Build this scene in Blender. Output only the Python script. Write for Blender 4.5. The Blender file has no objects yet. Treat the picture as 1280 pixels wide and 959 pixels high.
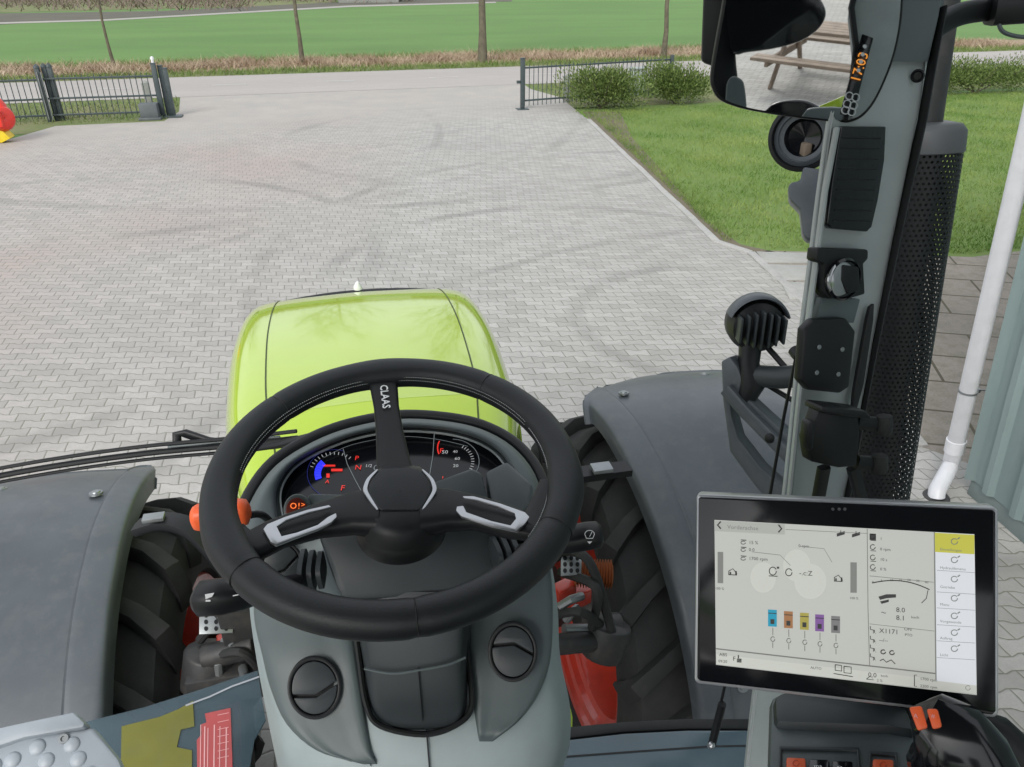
import bpy, bmesh, math, random
from mathutils import Vector, Matrix
random.seed(7)
R = math.radians
scene = bpy.context.scene
COL = scene.collection

# ------------------------------------------------------------------ camera
F, PX, PY, H = 967.0, 640.0, 479.5, 3.2
PITCH, YAW = R(28.3), R(12.4)
cam_d = bpy.data.cameras.new('camera'); cam = bpy.data.objects.new('camera', cam_d); COL.objects.link(cam)
cam_d.sensor_width = 36; cam_d.lens = 36 * F / 1280; cam_d.clip_start = 0.02; cam_d.clip_end = 3000
cam.location = (0, 0, H); cam.rotation_euler = (math.pi / 2 - PITCH, 0, -YAW)
scene.camera = cam
# ------------------------------------------------------------------ world, sun, exposure
w = bpy.data.worlds.new('World'); scene.world = w; w.use_nodes = True
nt = w.node_tree; bg = nt.nodes['Background']
sky = nt.nodes.new('ShaderNodeTexSky'); sky.sky_type = 'NISHITA'; sky.sun_disc = False
sky.sun_elevation = R(38); sky.sun_rotation = R(215); sky.dust_density = 4.0; sky.air_density = 1.0
hs = nt.nodes.new('ShaderNodeHueSaturation'); hs.inputs['Saturation'].default_value = 0.22
mxw = nt.nodes.new('ShaderNodeMix'); mxw.data_type = 'RGBA'; mxw.inputs[0].default_value = 0.55
mxw.inputs[7].default_value = (7.6, 8.0, 8.5, 1)
nt.links.new(sky.outputs[0], hs.inputs['Color']); nt.links.new(hs.outputs[0], mxw.inputs[6])
nt.links.new(mxw.outputs[2], bg.inputs[0]); bg.inputs[1].default_value = 0.11
sd = bpy.data.lights.new('sun', 'SUN'); sd.energy = 1.1; sd.angle = R(22); sd.color = (1, .965, .91)
sun = bpy.data.objects.new('sun', sd); COL.objects.link(sun)
sun.rotation_euler = (R(52), 0, R(180 - 215 + 0))
scene.view_settings.view_transform = 'Standard'; scene.view_settings.look = 'None'
scene.view_settings.exposure = 0.6; scene.view_settings.gamma = 1
scene.cycles.max_bounces = 6; scene.cycles.use_denoising = True

# ------------------------------------------------------------------ geometry of the viewpoint (used to measure real positions)
cy_, sy_, cp_, sp_ = math.cos(YAW), math.sin(YAW), math.cos(PITCH), math.sin(PITCH)
FW = Vector((sy_ * cp_, cy_ * cp_, -sp_)); RT = Vector((cy_, -sy_, 0)); UP = RT.cross(FW)
C0 = Vector((0, 0, H))
def ray(x, y): return FW + RT * ((x - PX) / F) - UP * ((y - PY) / F)
def P(x, y, d): return C0 + ray(x, y) * d
def Zp(x, y, z=0.0):
    r = ray(x, y); return C0 + r * ((z - H) / r.z)
class Plane:
    def __init__(s, p, n): s.p, s.n = Vector(p), Vector(n).normalized()
    @classmethod
    def three(cls, a, b, c):
        a, b, c = P(*a), P(*b), P(*c); n = (b - a).cross(c - a).normalized()
        if n.dot(C0 - a) < 0: n = -n
        return cls(a, n)
    def hit(s, x, y, off=0.0):
        r = ray(x, y); p = s.p + s.n * off
        return C0 + r * ((p - C0).dot(s.n) / r.dot(s.n))
    def up(s, off): return Plane(s.p + s.n * off, s.n)

# ------------------------------------------------------------------ materials
class NT:
    def __init__(s, name):
        s.m = bpy.data.materials.new(name); s.m.use_nodes = True
        s.t = s.m.node_tree; s.b = s.t.nodes['Principled BSDF']
    def node(s, k, **kw):
        n = s.t.nodes.new(k)
        for a, v in kw.items(): setattr(n, a, v)
        return n
    def put(s, sock, v):
        if hasattr(v, 'is_linked') or hasattr(v, 'links'): s.t.links.new(v, sock)
        else: sock.default_value = v
    def math(s, op, a, b=0.0, c=None):
        n = s.node('ShaderNodeMath', operation=op); s.put(n.inputs[0], a); s.put(n.inputs[1], b)
        if c is not None: s.put(n.inputs[2], c)
        return n.outputs[0]
    def mix(s, f, a, b):
        n = s.node('ShaderNodeMix', data_type='RGBA'); s.put(n.inputs[0], f)
        s.put(n.inputs[6], a if not isinstance(a, tuple) else (*a[:3], 1)); s.put(n.inputs[7], b if not isinstance(b, tuple) else (*b[:3], 1))
        return n.outputs[2]
    def pos(s): return s.node('ShaderNodeNewGeometry').outputs['Position']
    def noise(s, vec, scale, detail=4, rough=.55, col=False):
        n = s.node('ShaderNodeTexNoise'); s.put(n.inputs['Vector'], vec); n.inputs['Scale'].default_value = scale
        n.inputs['Detail'].default_value = detail; n.inputs['Roughness'].default_value = rough
        return n.outputs['Color' if col else 'Fac']
    def ramp(s, v, lo, hi):
        n = s.node('ShaderNodeMapRange'); n.clamp = True; s.put(n.inputs[0], v); n.inputs[1].default_value = lo; n.inputs[2].default_value = hi
        return n.outputs[0]
    def scale(s, vec, xyz):
        n = s.node('ShaderNodeVectorMath', operation='MULTIPLY'); s.put(n.inputs[0], vec); n.inputs[1].default_value = xyz
        return n.outputs[0]
    def bump(s, h, strength, dist=.001):
        n = s.node('ShaderNodeBump'); n.inputs['Strength'].default_value = strength; n.inputs['Distance'].default_value = dist
        s.put(n.inputs['Height'], h); s.t.links.new(n.outputs[0], s.b.inputs['Normal'])
def plastic(name, c, rough=.45, var=.12, grain=900, bump=.12, metal=0, coat=0, dirt=0.0, dirtcol=(.3, .28, .25), spec=.5):
    n = NT(name); p = n.pos()
    a = n.noise(p, 7, 5); base = n.mix(n.ramp(a, .3, .7), tuple(x * (1 - var) for x in c), tuple(min(1, x * (1 + var)) for x in c))
    if dirt: base = n.mix(n.math('MULTIPLY', n.ramp(n.noise(p, 18, 8, .7), .48, .75), dirt), base, dirtcol)
    n.put(n.b.inputs['Base Color'], base)
    n.put(n.b.inputs['Roughness'], n.math('ADD', rough - .06, n.math('MULTIPLY', n.noise(p, 35, 5), .12)))
    n.b.inputs['Metallic'].default_value = metal; n.b.inputs['Coat Weight'].default_value = coat
    n.b.inputs['Specular IOR Level'].default_value = spec
    if bump: n.bump(n.noise(p, grain, 2), bump, .0006)
    return n.m
def glow(name, c, s=1.0):
    n = NT(name); n.b.inputs['Base Color'].default_value = (*[x * .3 for x in c], 1); n.b.inputs['Emission Color'].default_value = (*c, 1)
    n.b.inputs['Emission Strength'].default_value = s; n.b.inputs['Roughness'].default_value = .35
    return n.m

M = {}
M['black'] = plastic('black plastic', (.009, .010, .0115), .44, spec=.36)
M['rubber'] = plastic('tyre rubber', (.022, .023, .023), .72, dirt=.35, dirtcol=(.055, .055, .048), grain=250, bump=.3)
M['leather'] = plastic('wheel leather', (.0125, .0145, .0165), .46, grain=520, bump=.5, spec=.4)
M['dark'] = plastic('dark grey cab plastic', (.034, .041, .045), .46, grain=700, bump=.2)
M['mid'] = plastic('mid grey cab plastic', (.088, .11, .113), .46, grain=700, bump=.2)
M['shell'] = plastic('light grey console shell', (.30, .355, .36), .5, grain=700, bump=.2)
M['pillar'] = plastic('pale grey pillar trim', (.35, .385, .385), .42, grain=800, bump=.15)
M['pillard'] = plastic('upper pillar trim', (.11, .128, .134), .45, grain=800, bump=.15)
M['fender'] = plastic('fender plastic', (.082, .095, .108), .36, grain=400, bump=.2, dirt=.4, dirtcol=(.15, .155, .155))
M['gloss'] = plastic('gloss black', (.006, .007, .009), .12, bump=0)
M['silver'] = plastic('satin silver', (.5, .51, .53), .3, metal=.85, bump=0)
M['steel'] = plastic('zinc steel', (.3, .32, .33), .4, metal=.7, dirt=.4, bump=.1)
M['red'] = plastic('red rim paint', (.66, .06, .035), .32, coat=.4, dirt=.25, dirtcol=(.16, .05, .04), bump=0)
M['orange'] = plastic('orange plastic', (.85, .13, .035), .42)
M['iron'] = plastic('dark chassis paint', (.03, .03, .031), .5, dirt=.5, dirtcol=(.1, .09, .075), grain=200, bump=.3)
M['white'] = plastic('white print', (.75, .76, .77), .5, bump=0)
M['faded'] = plastic('faded road paint', (.55, .54, .52), .8, dirt=.8, dirtcol=(.42, .4, .38), bump=0)
M['pipew'] = plastic('white pvc pipe', (.72, .73, .76), .35, var=.05, dirt=.2, dirtcol=(.45, .46, .42), bump=0)
M['gate'] = plastic('grey green gate paint', (.045, .062, .066), .45, dirt=.3, dirtcol=(.16, .17, .15), bump=0)
M['stone'] = plastic('concrete post', (.26, .27, .25), .85, dirt=.6, dirtcol=(.14, .15, .11), grain=90, bump=.6)
M['wood'] = plastic('weathered wood', (.26, .2, .15), .75, var=.25, dirt=.5, dirtcol=(.2, .17, .13))
M['bark'] = plastic('bark', (.12, .105, .075), .9, var=.3, dirt=.6, dirtcol=(.14, .15, .07), grain=60, bump=.9)
M['seat'] = plastic('seat fabric', (.03, .032, .035), .9, grain=300, bump=.5)
M['redmach'] = plastic('red machine paint', (.72, .035, .02), .4, coat=.3, bump=0)
M['yellow'] = plastic('yellow paint', (.8, .6, .03), .45, bump=0)
M['lime'] = plastic('lime paint', (.42, .58, .04), .1, var=.02, coat=.55, bump=0)
M['seam'] = plastic('seam', (.05, .075, .01), .6, bump=0)
M['ledge'] = plastic('blue grey ledge', (.085, .125, .15), .16, grain=500, bump=.06)
M['plate'] = plastic('pale grey plate', (.36, .4, .44), .42, var=.08, dirt=.2, dirtcol=(.2, .2, .2))
M['olive'] = plastic('olive reflection tint', (.215, .21, .035), .3, var=.15, dirt=.3, dirtcol=(.15, .18, .12), bump=0)  # colour of the yellow reflection painted on the lower glass
M['redrefl'] = plastic('red reflection tint', (.55, .1, .1), .3, dirt=.3, dirtcol=(.35, .12, .13), bump=0)  # colour of the red reflection painted on the lower glass
M['pink'] = plastic('pale print and reflection', (.75, .4, .4), .5, bump=0)  # button print, and the lines in the painted red reflection
M['lens'] = plastic('clear lens', (.35, .36, .37), .12, metal=.6, bump=0)
M['navy'] = plastic('gasket', (.01, .011, .012), .6)
def mirror_mat():
    n = NT('mirror glass'); n.b.inputs['Base Color'].default_value = (.86, .87, .86, 1); n.b.inputs['Metallic'].default_value = 1
    n.b.inputs['Roughness'].default_value = .012; return n.m
M['mirror'] = mirror_mat()

def corrugated_mat():
    n = NT('painted sheet'); p = n.pos()
    c = n.mix(n.ramp(n.noise(n.scale(p, (1, 1, .12)), 3, 6, .65), .35, .7), (.205, .275, .275), (.25, .325, .32))
    c = n.mix(n.math('MULTIPLY', n.ramp(n.noise(n.scale(p, (1, 1, .3)), 14, 8, .7), .52, .8), .35), c, (.14, .19, .17))
    n.put(n.b.inputs['Base Color'], c); n.b.inputs['Roughness'].default_value = .42; return n.m
M['sheet'] = corrugated_mat()

SITE = R(5.7)   # the yard is turned a little against the tractor
def paver_mat():
    n = NT('zigzag concrete pavers'); p = n.pos()
    sx = n.node('ShaderNodeSeparateXYZ'); mp = n.node('ShaderNodeMapping'); mp.inputs['Rotation'].default_value = (0, 0, R(10.5))
    n.put(mp.inputs[0], p); n.put(sx.inputs[0], mp.outputs[0])
    u = n.math('DIVIDE', sx.outputs[0], .2); v = n.math('DIVIDE', sx.outputs[1], .113)
    wv = n.math('COSINE', n.math('MULTIPLY', u, 2 * math.pi))
    wv = n.math('MINIMUM', n.math('MAXIMUM', n.math('MULTIPLY', wv, 1.6), -1.0), 1.0)
    s = n.math('COSINE', n.math('MULTIPLY', v, math.pi))
    v2 = n.math('ADD', v, n.math('MULTIPLY', n.math('MULTIPLY', wv, s), .085))
    v2 = n.math('ADD', v2, n.math('MULTIPLY', n.math('SUBTRACT', n.noise(p, 3.0, 2), .5), .22)); u = n.math('ADD', u, n.math('MULTIPLY', n.math('SUBTRACT', n.noise(p, 2.3, 2), .5), .16))
    row = n.math('FLOOR', v2); fv = n.math('FRACT', v2)
    par = n.math('MULTIPLY', n.math('MODULO', n.math('ADD', row, 4000), 2.0), .5)
    u2 = n.math('ADD', n.math('ADD', u, par), n.math('MULTIPLY', n.math('SUBTRACT', fv, .5), .16))
    cell = n.math('FLOOR', u2); fu = n.math('FRACT', u2)
    du = n.math('MULTIPLY', n.math('MINIMUM', fu, n.math('SUBTRACT', 1.0, fu)), .205)
    dv = n.math('MULTIPLY', n.math('MINIMUM', fv, n.math('SUBTRACT', 1.0, fv)), .117)
    d = n.math('MINIMUM', du, dv)
    d = n.math('ADD', d, n.math('MULTIPLY', n.math('SUBTRACT', n.noise(p, 60, 3), .5), .004))
    joint = n.math('SUBTRACT', 1.0, n.ramp(d, .0015, .0068))
    cmb = n.node('ShaderNodeCombineXYZ'); n.put(cmb.inputs[0], cell); n.put(cmb.inputs[1], row)
    wn = n.node('ShaderNodeTexWhiteNoise'); wn.noise_dimensions = '3D'; n.put(wn.inputs['Vector'], cmb.outputs[0])
    c = n.mix(wn.outputs['Value'], (.375, .365, .343), (.495, .483, .46))
    # worn patches, a rosier batch of pavers to the left, tyre marks
    big = n.ramp(n.noise(p, .35, 5, .6), .35, .7); c = n.mix(n.math('MULTIPLY', big, .35), c, (.30, .295, .28))
    wide = n.ramp(n.noise(p, .12, 3), .45, .62)
    left = n.ramp(sx.outputs[0], -1.2, -5.0)
    rose = n.math('MULTIPLY', n.math('MULTIPLY', left, n.math('ADD', .3, wide)), n.math('ADD', .45, n.math('MULTIPLY', wn.outputs['Value'], .4)))
    c = n.mix(rose, c, (.42, .32, .29))
    tot = None
    for (cx, cyy, r, wd) in ((3.2, 9.5, 6.0, .13), (-6, 9, 4.6, .16), (5, 3, 7.6, .12), (1.0, 8.6, 2.9, .16), (-9, 21, 11.5, .2), (-3.5, 24, 12.5, .18), (2.4, 7.3, 1.5, .13), (-12, 17, 11.0, .14), (0, 17, 4.2, .2)):
        dx = n.math('SUBTRACT', sx.outputs[0], cx); dy = n.math('SUBTRACT', sx.outputs[1], cyy)
        L = n.math('SQRT', n.math('ADD', n.math('MULTIPLY', dx, dx), n.math('MULTIPLY', dy, dy)))
        k = n.math('SUBTRACT', 1.0, n.ramp(n.math('ABSOLUTE', n.math('SUBTRACT', L, r)), wd * .35, wd))
        tot = k if tot is None else n.math('MAXIMUM', tot, k)
    tyre = n.math('MULTIPLY', n.math('MULTIPLY', tot, n.ramp(n.noise(p, .5, 4), .42, .62)), .5)
    c = n.mix(tyre, c, (.2, .195, .185))
    c = n.mix(n.math('MULTIPLY', n.ramp(n.noise(p, 5, 8, .75), .42, .78), .5), c, (.26, .255, .24))
    c = n.mix(n.math('MULTIPLY', n.ramp(n.noise(p, 90, 3), .4, .8), .4), c, (.27, .26, .24))
    stain = n.math('MULTIPLY', n.ramp(n.noise(p, .9, 7, .7), .60, .72), .4); c = n.mix(stain, c, (.23, .22, .2))
    pale = n.math('MULTIPLY', n.ramp(n.noise(p, .22, 5, .6), .55, .7), .3); c = n.mix(pale, c, (.52, .51, .49))
    moss = n.mix(n.ramp(n.noise(p, .6, 3), .4, .6), (.105, .1, .085), (.11, .125, .06))
    c = n.mix(n.math('MULTIPLY', joint, .7), c, moss)
    far = n.math('MULTIPLY', n.ramp(n.math('ADD', n.math('SUBTRACT', sx.outputs[1], n.math('MULTIPLY', sx.outputs[0], .45)), n.math('MULTIPLY', n.noise(p, .45, 6, .65), 7.0)), 22.0, 25.5), n.ramp(sx.outputs[0], 7.0, 2.0))
    c = n.mix(n.math('MULTIPLY', far, .85), c, n.mix(n.ramp(n.noise(p, 1.1, 7, .7), .35, .7), (.43, .40, .36), (.36, .345, .33)))
    n.put(n.b.inputs['Base Color'], c); n.b.inputs['Roughness'].default_value = .82
    hgt = n.math('ADD', n.ramp(d, 0, .011), n.math('MULTIPLY', wn.outputs['Value'], .25))
    n.bump(hgt, .7, .004); return n.m
M['paver'] = paver_mat()

def ground_mat(name, a, b, c, s1=.5, s2=8, f3=.35, stretch=(1, 1, 1), rough=.9, bump=.6, s3=60):
    n = NT(name); p = n.scale(n.pos(), stretch)
    k = n.mix(n.ramp(n.noise(p, s1, 6, .6), .35, .68), a, b)
    k = n.mix(n.math('MULTIPLY', n.ramp(n.noise(p, s2, 8, .7), .45, .75), f3), k, c)
    k = n.mix(n.math('MULTIPLY', n.ramp(n.noise(p, s3, 3), .45, .8), .3), k, tuple(x * .6 for x in c))
    n.put(n.b.inputs['Base Color'], k); n.b.inputs['Roughness'].default_value = rough; n.bump(n.noise(p, s3, 4), bump, .02); return n.m
M['field'] = ground_mat('field grass', (.095, .205, .045), (.13, .25, .06), (.125, .185, .065), .12, 1.2, .5, (.5, 1.6, 1), s3=12)
M['lawn'] = ground_mat('lawn soil and grass', (.12, .205, .04), (.155, .245, .055), (.22, .22, .1), .5, 5, .45)
M['verge'] = ground_mat('rough verge', (.12, .18, .05), (.2, .2, .09), (.25, .21, .13), .6, 4, .5)
M['dirt'] = ground_mat('bare earth edge', (.2, .165, .12), (.15, .12, .09), (.11, .14, .06), 1.2, 9, .6)
M['straw'] = ground_mat('flattened straw', (.36, .28, .18), (.27, .2, .13), (.2, .18, .09), .8, 4, .5)
M['road'] = ground_mat('worn asphalt', (.38, .355, .335), (.43, .405, .38), (.31, .29, .27), .25, 3, .4, (.3, 1.5, 1), .85, .2)
M['sand'] = ground_mat('sandy worn edge', (.40, .375, .34), (.36, .345, .32), (.30, .29, .26), .4, 3, .5, (1, 1, 1), .9, .3)
M['slab'] = ground_mat('old concrete slabs', (.33, .29, .25), (.25, .225, .195), (.15, .15, .1), .9, 6, .7, (1, 1, 1), .9, .4)
def slab_lines(m):
    t = m.node_tree; bs = t.nodes['Principled BSDF']; src = bs.inputs['Base Color'].links[0].from_socket
    br = t.nodes.new('ShaderNodeTexBrick'); mp = t.nodes.new('ShaderNodeMapping'); ge = t.nodes.new('ShaderNodeNewGeometry'); mp.inputs['Rotation'].default_value = (0, 0, R(24))
    t.links.new(ge.outputs['Position'], mp.inputs[0]); t.links.new(mp.outputs[0], br.inputs[0]); br.inputs['Scale'].default_value = 1; br.inputs['Brick Width'].default_value = 1.0; br.inputs['Row Height'].default_value = .55; br.inputs['Mortar Size'].default_value = .014
    mx = t.nodes.new('ShaderNodeMix'); mx.data_type = 'RGBA'; t.links.new(br.outputs['Fac'], mx.inputs[0]); t.links.new(src, mx.inputs[6]); mx.inputs[7].default_value = (.1, .09, .06, 1); t.links.new(mx.outputs[2], bs.inputs['Base Color'])
slab_lines(M['slab'])
M['slabw'] = ground_mat('pale slabs', (.42, .42, .4), (.36, .36, .34), (.25, .25, .2), 1.2, 8, .4, (1, 1, 1), .9, .3)
M['kerb'] = ground_mat('kerb concrete', (.46, .455, .44), (.4, .395, .38), (.24, .25, .2), 2, 10, .4, (1, 1, 1), .85, .3)
M['plough'] = ground_mat('dark ditch soil', (.10, .095, .08), (.14, .125, .10), (.09, .12, .055), .3, 3, .5)
def leafmat(name, c1, c2, rough=.6):
    n = NT(name); ob = n.node('ShaderNodeAttribute'); ob.attribute_name = 'tint'
    n.put(n.b.inputs['Base Color'], n.mix(ob.outputs['Fac'], c1, c2)); n.b.inputs['Roughness'].default_value = rough
    n.b.inputs['Specular IOR Level'].default_value = .25
    return n.m
M['blade'] = leafmat('grass blades', (.095, .195, .03), (.26, .33, .09))
M['reed'] = leafmat('dry reed', (.26, .18, .12), (.52, .42, .31))
M['gblade'] = leafmat('verge blades', (.1, .17, .035), (.2, .25, .08))
M['leaf'] = leafmat('shrub leaf', (.055, .1, .02), (.19, .25, .075))
M['brush'] = leafmat('far brush', (.13, .1, .085), (.24, .19, .15))

def glassy(src, name, clear):
    m = M[src].copy(); m.name = name; t = m.node_tree; out = t.nodes['Material Output']; b = t.nodes['Principled BSDF']
    mx = t.nodes.new('ShaderNodeMixShader'); tr = t.nodes.new('ShaderNodeBsdfTransparent'); tr.inputs[0].default_value = (.8, .93, .95, 1)
    mx.inputs[0].default_value = clear; t.links.new(b.outputs[0], mx.inputs[1]); t.links.new(tr.outputs[0], mx.inputs[2]); t.links.new(mx.outputs[0], out.inputs[0]); return m
M['lowglass'] = glassy('ledge', 'tinted lower glass', .38); M['gl_olive'] = glassy('olive', 'translucent olive reflection', .22); M['gl_red'] = glassy('redrefl', 'translucent red reflection', .18)  # clear glass, then the two reflections painted as translucent patches

# ------------------------------------------------------------------ mesh builder
class MB:
    def __init__(s): s.v = []; s.f = []; s.mi = []; s.cur = 0
    def add(s, vs, fs):
        o = len(s.v); s.v += [tuple(q) for q in vs]; s.f += [tuple(i + o for i in f) for f in fs]; s.mi += [s.cur] * len(fs); return s
    def box(s, c, sz, ax=None):
        c = Vector(c); X, Y, Z = ax or (Vector((1, 0, 0)), Vector((0, 1, 0)), Vector((0, 0, 1)))
        vs = [c + X * (a * sz[0] / 2) + Y * (b * sz[1] / 2) + Z * (e * sz[2] / 2) for e in (-1, 1) for b in (-1, 1) for a in (-1, 1)]
        return s.add(vs, [(0, 2, 3, 1), (4, 5, 7, 6), (0, 1, 5, 4), (1, 3, 7, 5), (3, 2, 6, 7), (2, 0, 4, 6)])
    def sweep(s, pts, wd, th, up, n=14, e=2.6, caps=True, closed=False):
        """a bar of superelliptic section along pts; wd, th: half sizes (lists or numbers)"""
        pts = [Vector(p) for p in pts]; m = len(pts); up = Vector(up) if up is not None else None; pa = None
        W = wd if isinstance(wd, (list, tuple)) else [wd] * m; T = th if isinstance(th, (list, tuple)) else [th] * m
        vs = []
        for i, p in enumerate(pts):
            if closed: t = pts[(i + 1) % m] - pts[i - 1]
            else: t = pts[min(i + 1, m - 1)] - pts[max(i - 1, 0)]
            t.normalize()
            if up is None:
                if pa is None: pa = t.cross(Vector((0, 0, 1)) if abs(t.z) < .8 else Vector((1, 0, 0)))
                a = (pa - t * pa.dot(t)); pa = a.normalized()
            else: a = t.cross(up)
            if a.length < 1e-5: a = t.cross(Vector((1, 0.01, 0)))
            a.normalize(); b = a.cross(t).normalized()
            for k in range(n):
                q = 2 * math.pi * k / n; cx, sx = math.cos(q), math.sin(q)
                vs.append(p + a * (W[i] * math.copysign(abs(cx) ** (2 / e), cx)) + b * (T[i] * math.copysign(abs(sx) ** (2 / e), sx)))
        fs = []
        for i in range(m if closed else m - 1):
            j = (i + 1) % m
            for k in range(n): fs.append((i * n + k, i * n + (k + 1) % n, j * n + (k + 1) % n, j * n + k))
        if caps and not closed: fs += [tuple(range(n))[::-1], tuple(range((m - 1) * n, m * n))]
        return s.add(vs, fs)
    def tube(s, pts, r, n=12, **k): return s.sweep(pts, r, r, None, n=n, e=2, **k)
    def lathe(s, prof, o, ax, n=48, ref=None):
        """prof: (radius, height) pairs round the axis ax from o"""
        o = Vector(o); ax = Vector(ax).normalized(); a = ax.cross(Vector(ref) if ref else (Vector((0, 0, 1)) if abs(ax.z) < .9 else Vector((1, 0, 0)))).normalized(); b = ax.cross(a)
        vs = []; 
        for (r, h) in prof:
            for k in range(n):
                q = 2 * math.pi * k / n; vs.append(o + ax * h + (a * math.cos(q) + b * math.sin(q)) * max(r, 1e-5))
        fs = [(i * n + k, i * n + (k + 1) % n, (i + 1) * n + (k + 1) % n, (i + 1) * n + k) for i in range(len(prof) - 1) for k in range(n)]
        return s.add(vs, fs)
    def prism(s, poly, d, hole=None):
        """poly: 3D outline; d: extrusion vector"""
        d = Vector(d); n = len(poly); poly = [Vector(p) for p in poly]
        vs = poly + [p + d for p in poly]
        fs = [(i, (i + 1) % n, (i + 1) % n + n, i + n) for i in range(n)] + [tuple(range(n))[::-1], tuple(range(n, 2 * n))]
        return s.add(vs, fs)
    def ring(s, outer, inner, d):
        """frame between two outlines with equal counts, extruded by d"""
        n = len(outer); d = Vector(d); O = [Vector(p) for p in outer]; I = [Vector(p) for p in inner]
        vs = O + I + [p + d for p in O] + [p + d for p in I]; fs = []
        for i in range(n):
            j = (i + 1) % n
            fs += [(i, j, j + n, i + n), (i + 2 * n, i + 3 * n, j + 3 * n, j + 2 * n), (i, i + 2 * n, j + 2 * n, j), (i + n, j + n, j + 3 * n, i + 3 * n)]
        return s.add(vs, fs)
    def build(s, name, mats, parent=None, bevel=0, smooth=40, seg=2, recalc=True):
        me = bpy.data.meshes.new(name); me.from_pydata(s.v, [], s.f); me.update()
        if not isinstance(mats, (list, tuple)): mats = [mats]
        for m_ in mats: me.materials.append(M[m_] if isinstance(m_, str) else m_)
        for p, i in zip(me.polygons, s.mi): p.material_index = i
        if recalc or bevel:
            bm = bmesh.new(); bm.from_mesh(me)
            if recalc: bmesh.ops.recalc_face_normals(bm, faces=bm.faces)
            if bevel:
                es = [e for e in bm.edges if len(e.link_faces) == 2 and e.calc_face_angle(0) > R(32)]
                bmesh.ops.bevel(bm, geom=es, offset=bevel, segments=seg, profile=.5, affect='EDGES', clamp_overlap=True)
            bm.to_mesh(me); bm.free()
        if smooth:
            for p in me.polygons: p.use_smooth = True
            me.set_sharp_from_angle(angle=R(smooth))
        o = bpy.data.objects.new(name, me); COL.objects.link(o)
        if parent: o.parent = parent; o.matrix_parent_inverse = world_of(parent).inverted()
        return o
def world_of(o):
    m = o.matrix_basis.copy()
    return (world_of(o.parent) @ o.matrix_parent_inverse @ m) if o.parent else m
def thing(name, label, cat, loc=(0, 0, 0), group=None, rz=0):
    o = bpy.data.objects.new(name, None); COL.objects.link(o); o.location = loc; o.rotation_euler = (0, 0, rz); o.empty_display_size = .1
    return tag(o, label, cat, group)
def tag(o, label=None, cat=None, group=None, kind=None):
    if label: o['label'] = label
    if cat: o['category'] = cat
    if group: o['group'] = group
    if kind: o['kind'] = kind
    return o
def cat_spline(pts, k=6, closed=False):
    pts = [Vector(p) for p in pts]; n = len(pts); out = []
    for i in range(n if closed else n - 1):
        if closed: a, b, c, d = pts[i - 1], pts[i], pts[(i + 1) % n], pts[(i + 2) % n]
        else: a, b, c, d = pts[max(i - 1, 0)], pts[i], pts[i + 1], pts[min(i + 2, n - 1)]
        for j in range(k):
            t = j / k; out.append(.5 * ((2 * b) + (c - a) * t + (2 * a - 5 * b + 4 * c - d) * t * t + (3 * b - 3 * c + d - a) * t ** 3))
    if not closed: out.append(pts[-1])
    return out
def patch(mb, grid, k=5, thick=.004):
    """smooth skin through a grid of 3D points, given real thickness away from the driver"""
    rows = [cat_spline(r, k) for r in grid]; cols = list(zip(*rows)); cols = [cat_spline(c, k) for c in cols]; g = list(zip(*cols))
    nr, nc = len(g), len(g[0]); vs = [p for r in g for p in r]
    nv = []
    for i in range(nr):
        for j in range(nc):
            du = g[i][min(j + 1, nc - 1)] - g[i][max(j - 1, 0)]; dv = g[min(i + 1, nr - 1)][j] - g[max(i - 1, 0)][j]
            q = du.cross(dv)
            if q.length < 1e-9: q = g[i][j] - C0
            q.normalize()
            if q.dot(g[i][j] - C0) < 0: q = -q
            nv.append(g[i][j] + q * thick)
    fs = []; m = nr * nc
    for i in range(nr - 1):
        for j in range(nc - 1):
            a = i * nc + j; fs.append((a, a + 1, a + nc + 1, a + nc)); fs.append((a + m, a + nc + m, a + nc + 1 + m, a + 1 + m))
    for i in range(nr - 1):
        a = i * nc; fs.append((a, a + nc, a + nc + m, a + m)); a += nc - 1; fs.append((a, a + m, a + nc + m, a + nc))
    for j in range(nc - 1):
        fs.append((j, j + m, j + 1 + m, j + 1)); a = (nr - 1) * nc + j; fs.append((a, a + 1, a + 1 + m, a + m))
    return mb.add(vs + nv, fs)
def outl(pl, pts, off=0, sm=0, closed=True):
    o = [pl.hit(x, y, off) for x, y in pts]
    return cat_spline(o, sm, closed) if sm else o
def slab(name, pl, pts, th, mat, parent, off=0, sm=0, bevel=.002, **k):
    """solid plate whose face outline lies in plane pl; off lifts the face toward the driver, th is its thickness"""
    o = outl(pl, pts, off, sm); return MB().prism(o, -pl.n * th).build(name, mat, parent, bevel=bevel, **k)
def ellipse(cx, cy, rx, ry, n=28, rot=0, a0=0, a1=360):
    full = abs(a1 - a0) >= 360; m = n if full else n - 1
    out = []
    for i in range(n):
        q = R(a0 + (a1 - a0) * i / m); x, y = rx * math.cos(q), ry * math.sin(q); c, s = math.cos(R(rot)), math.sin(R(rot))
        out.append((cx + x * c - y * s, cy + x * s + y * c))
    return out
_txt = {}
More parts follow.
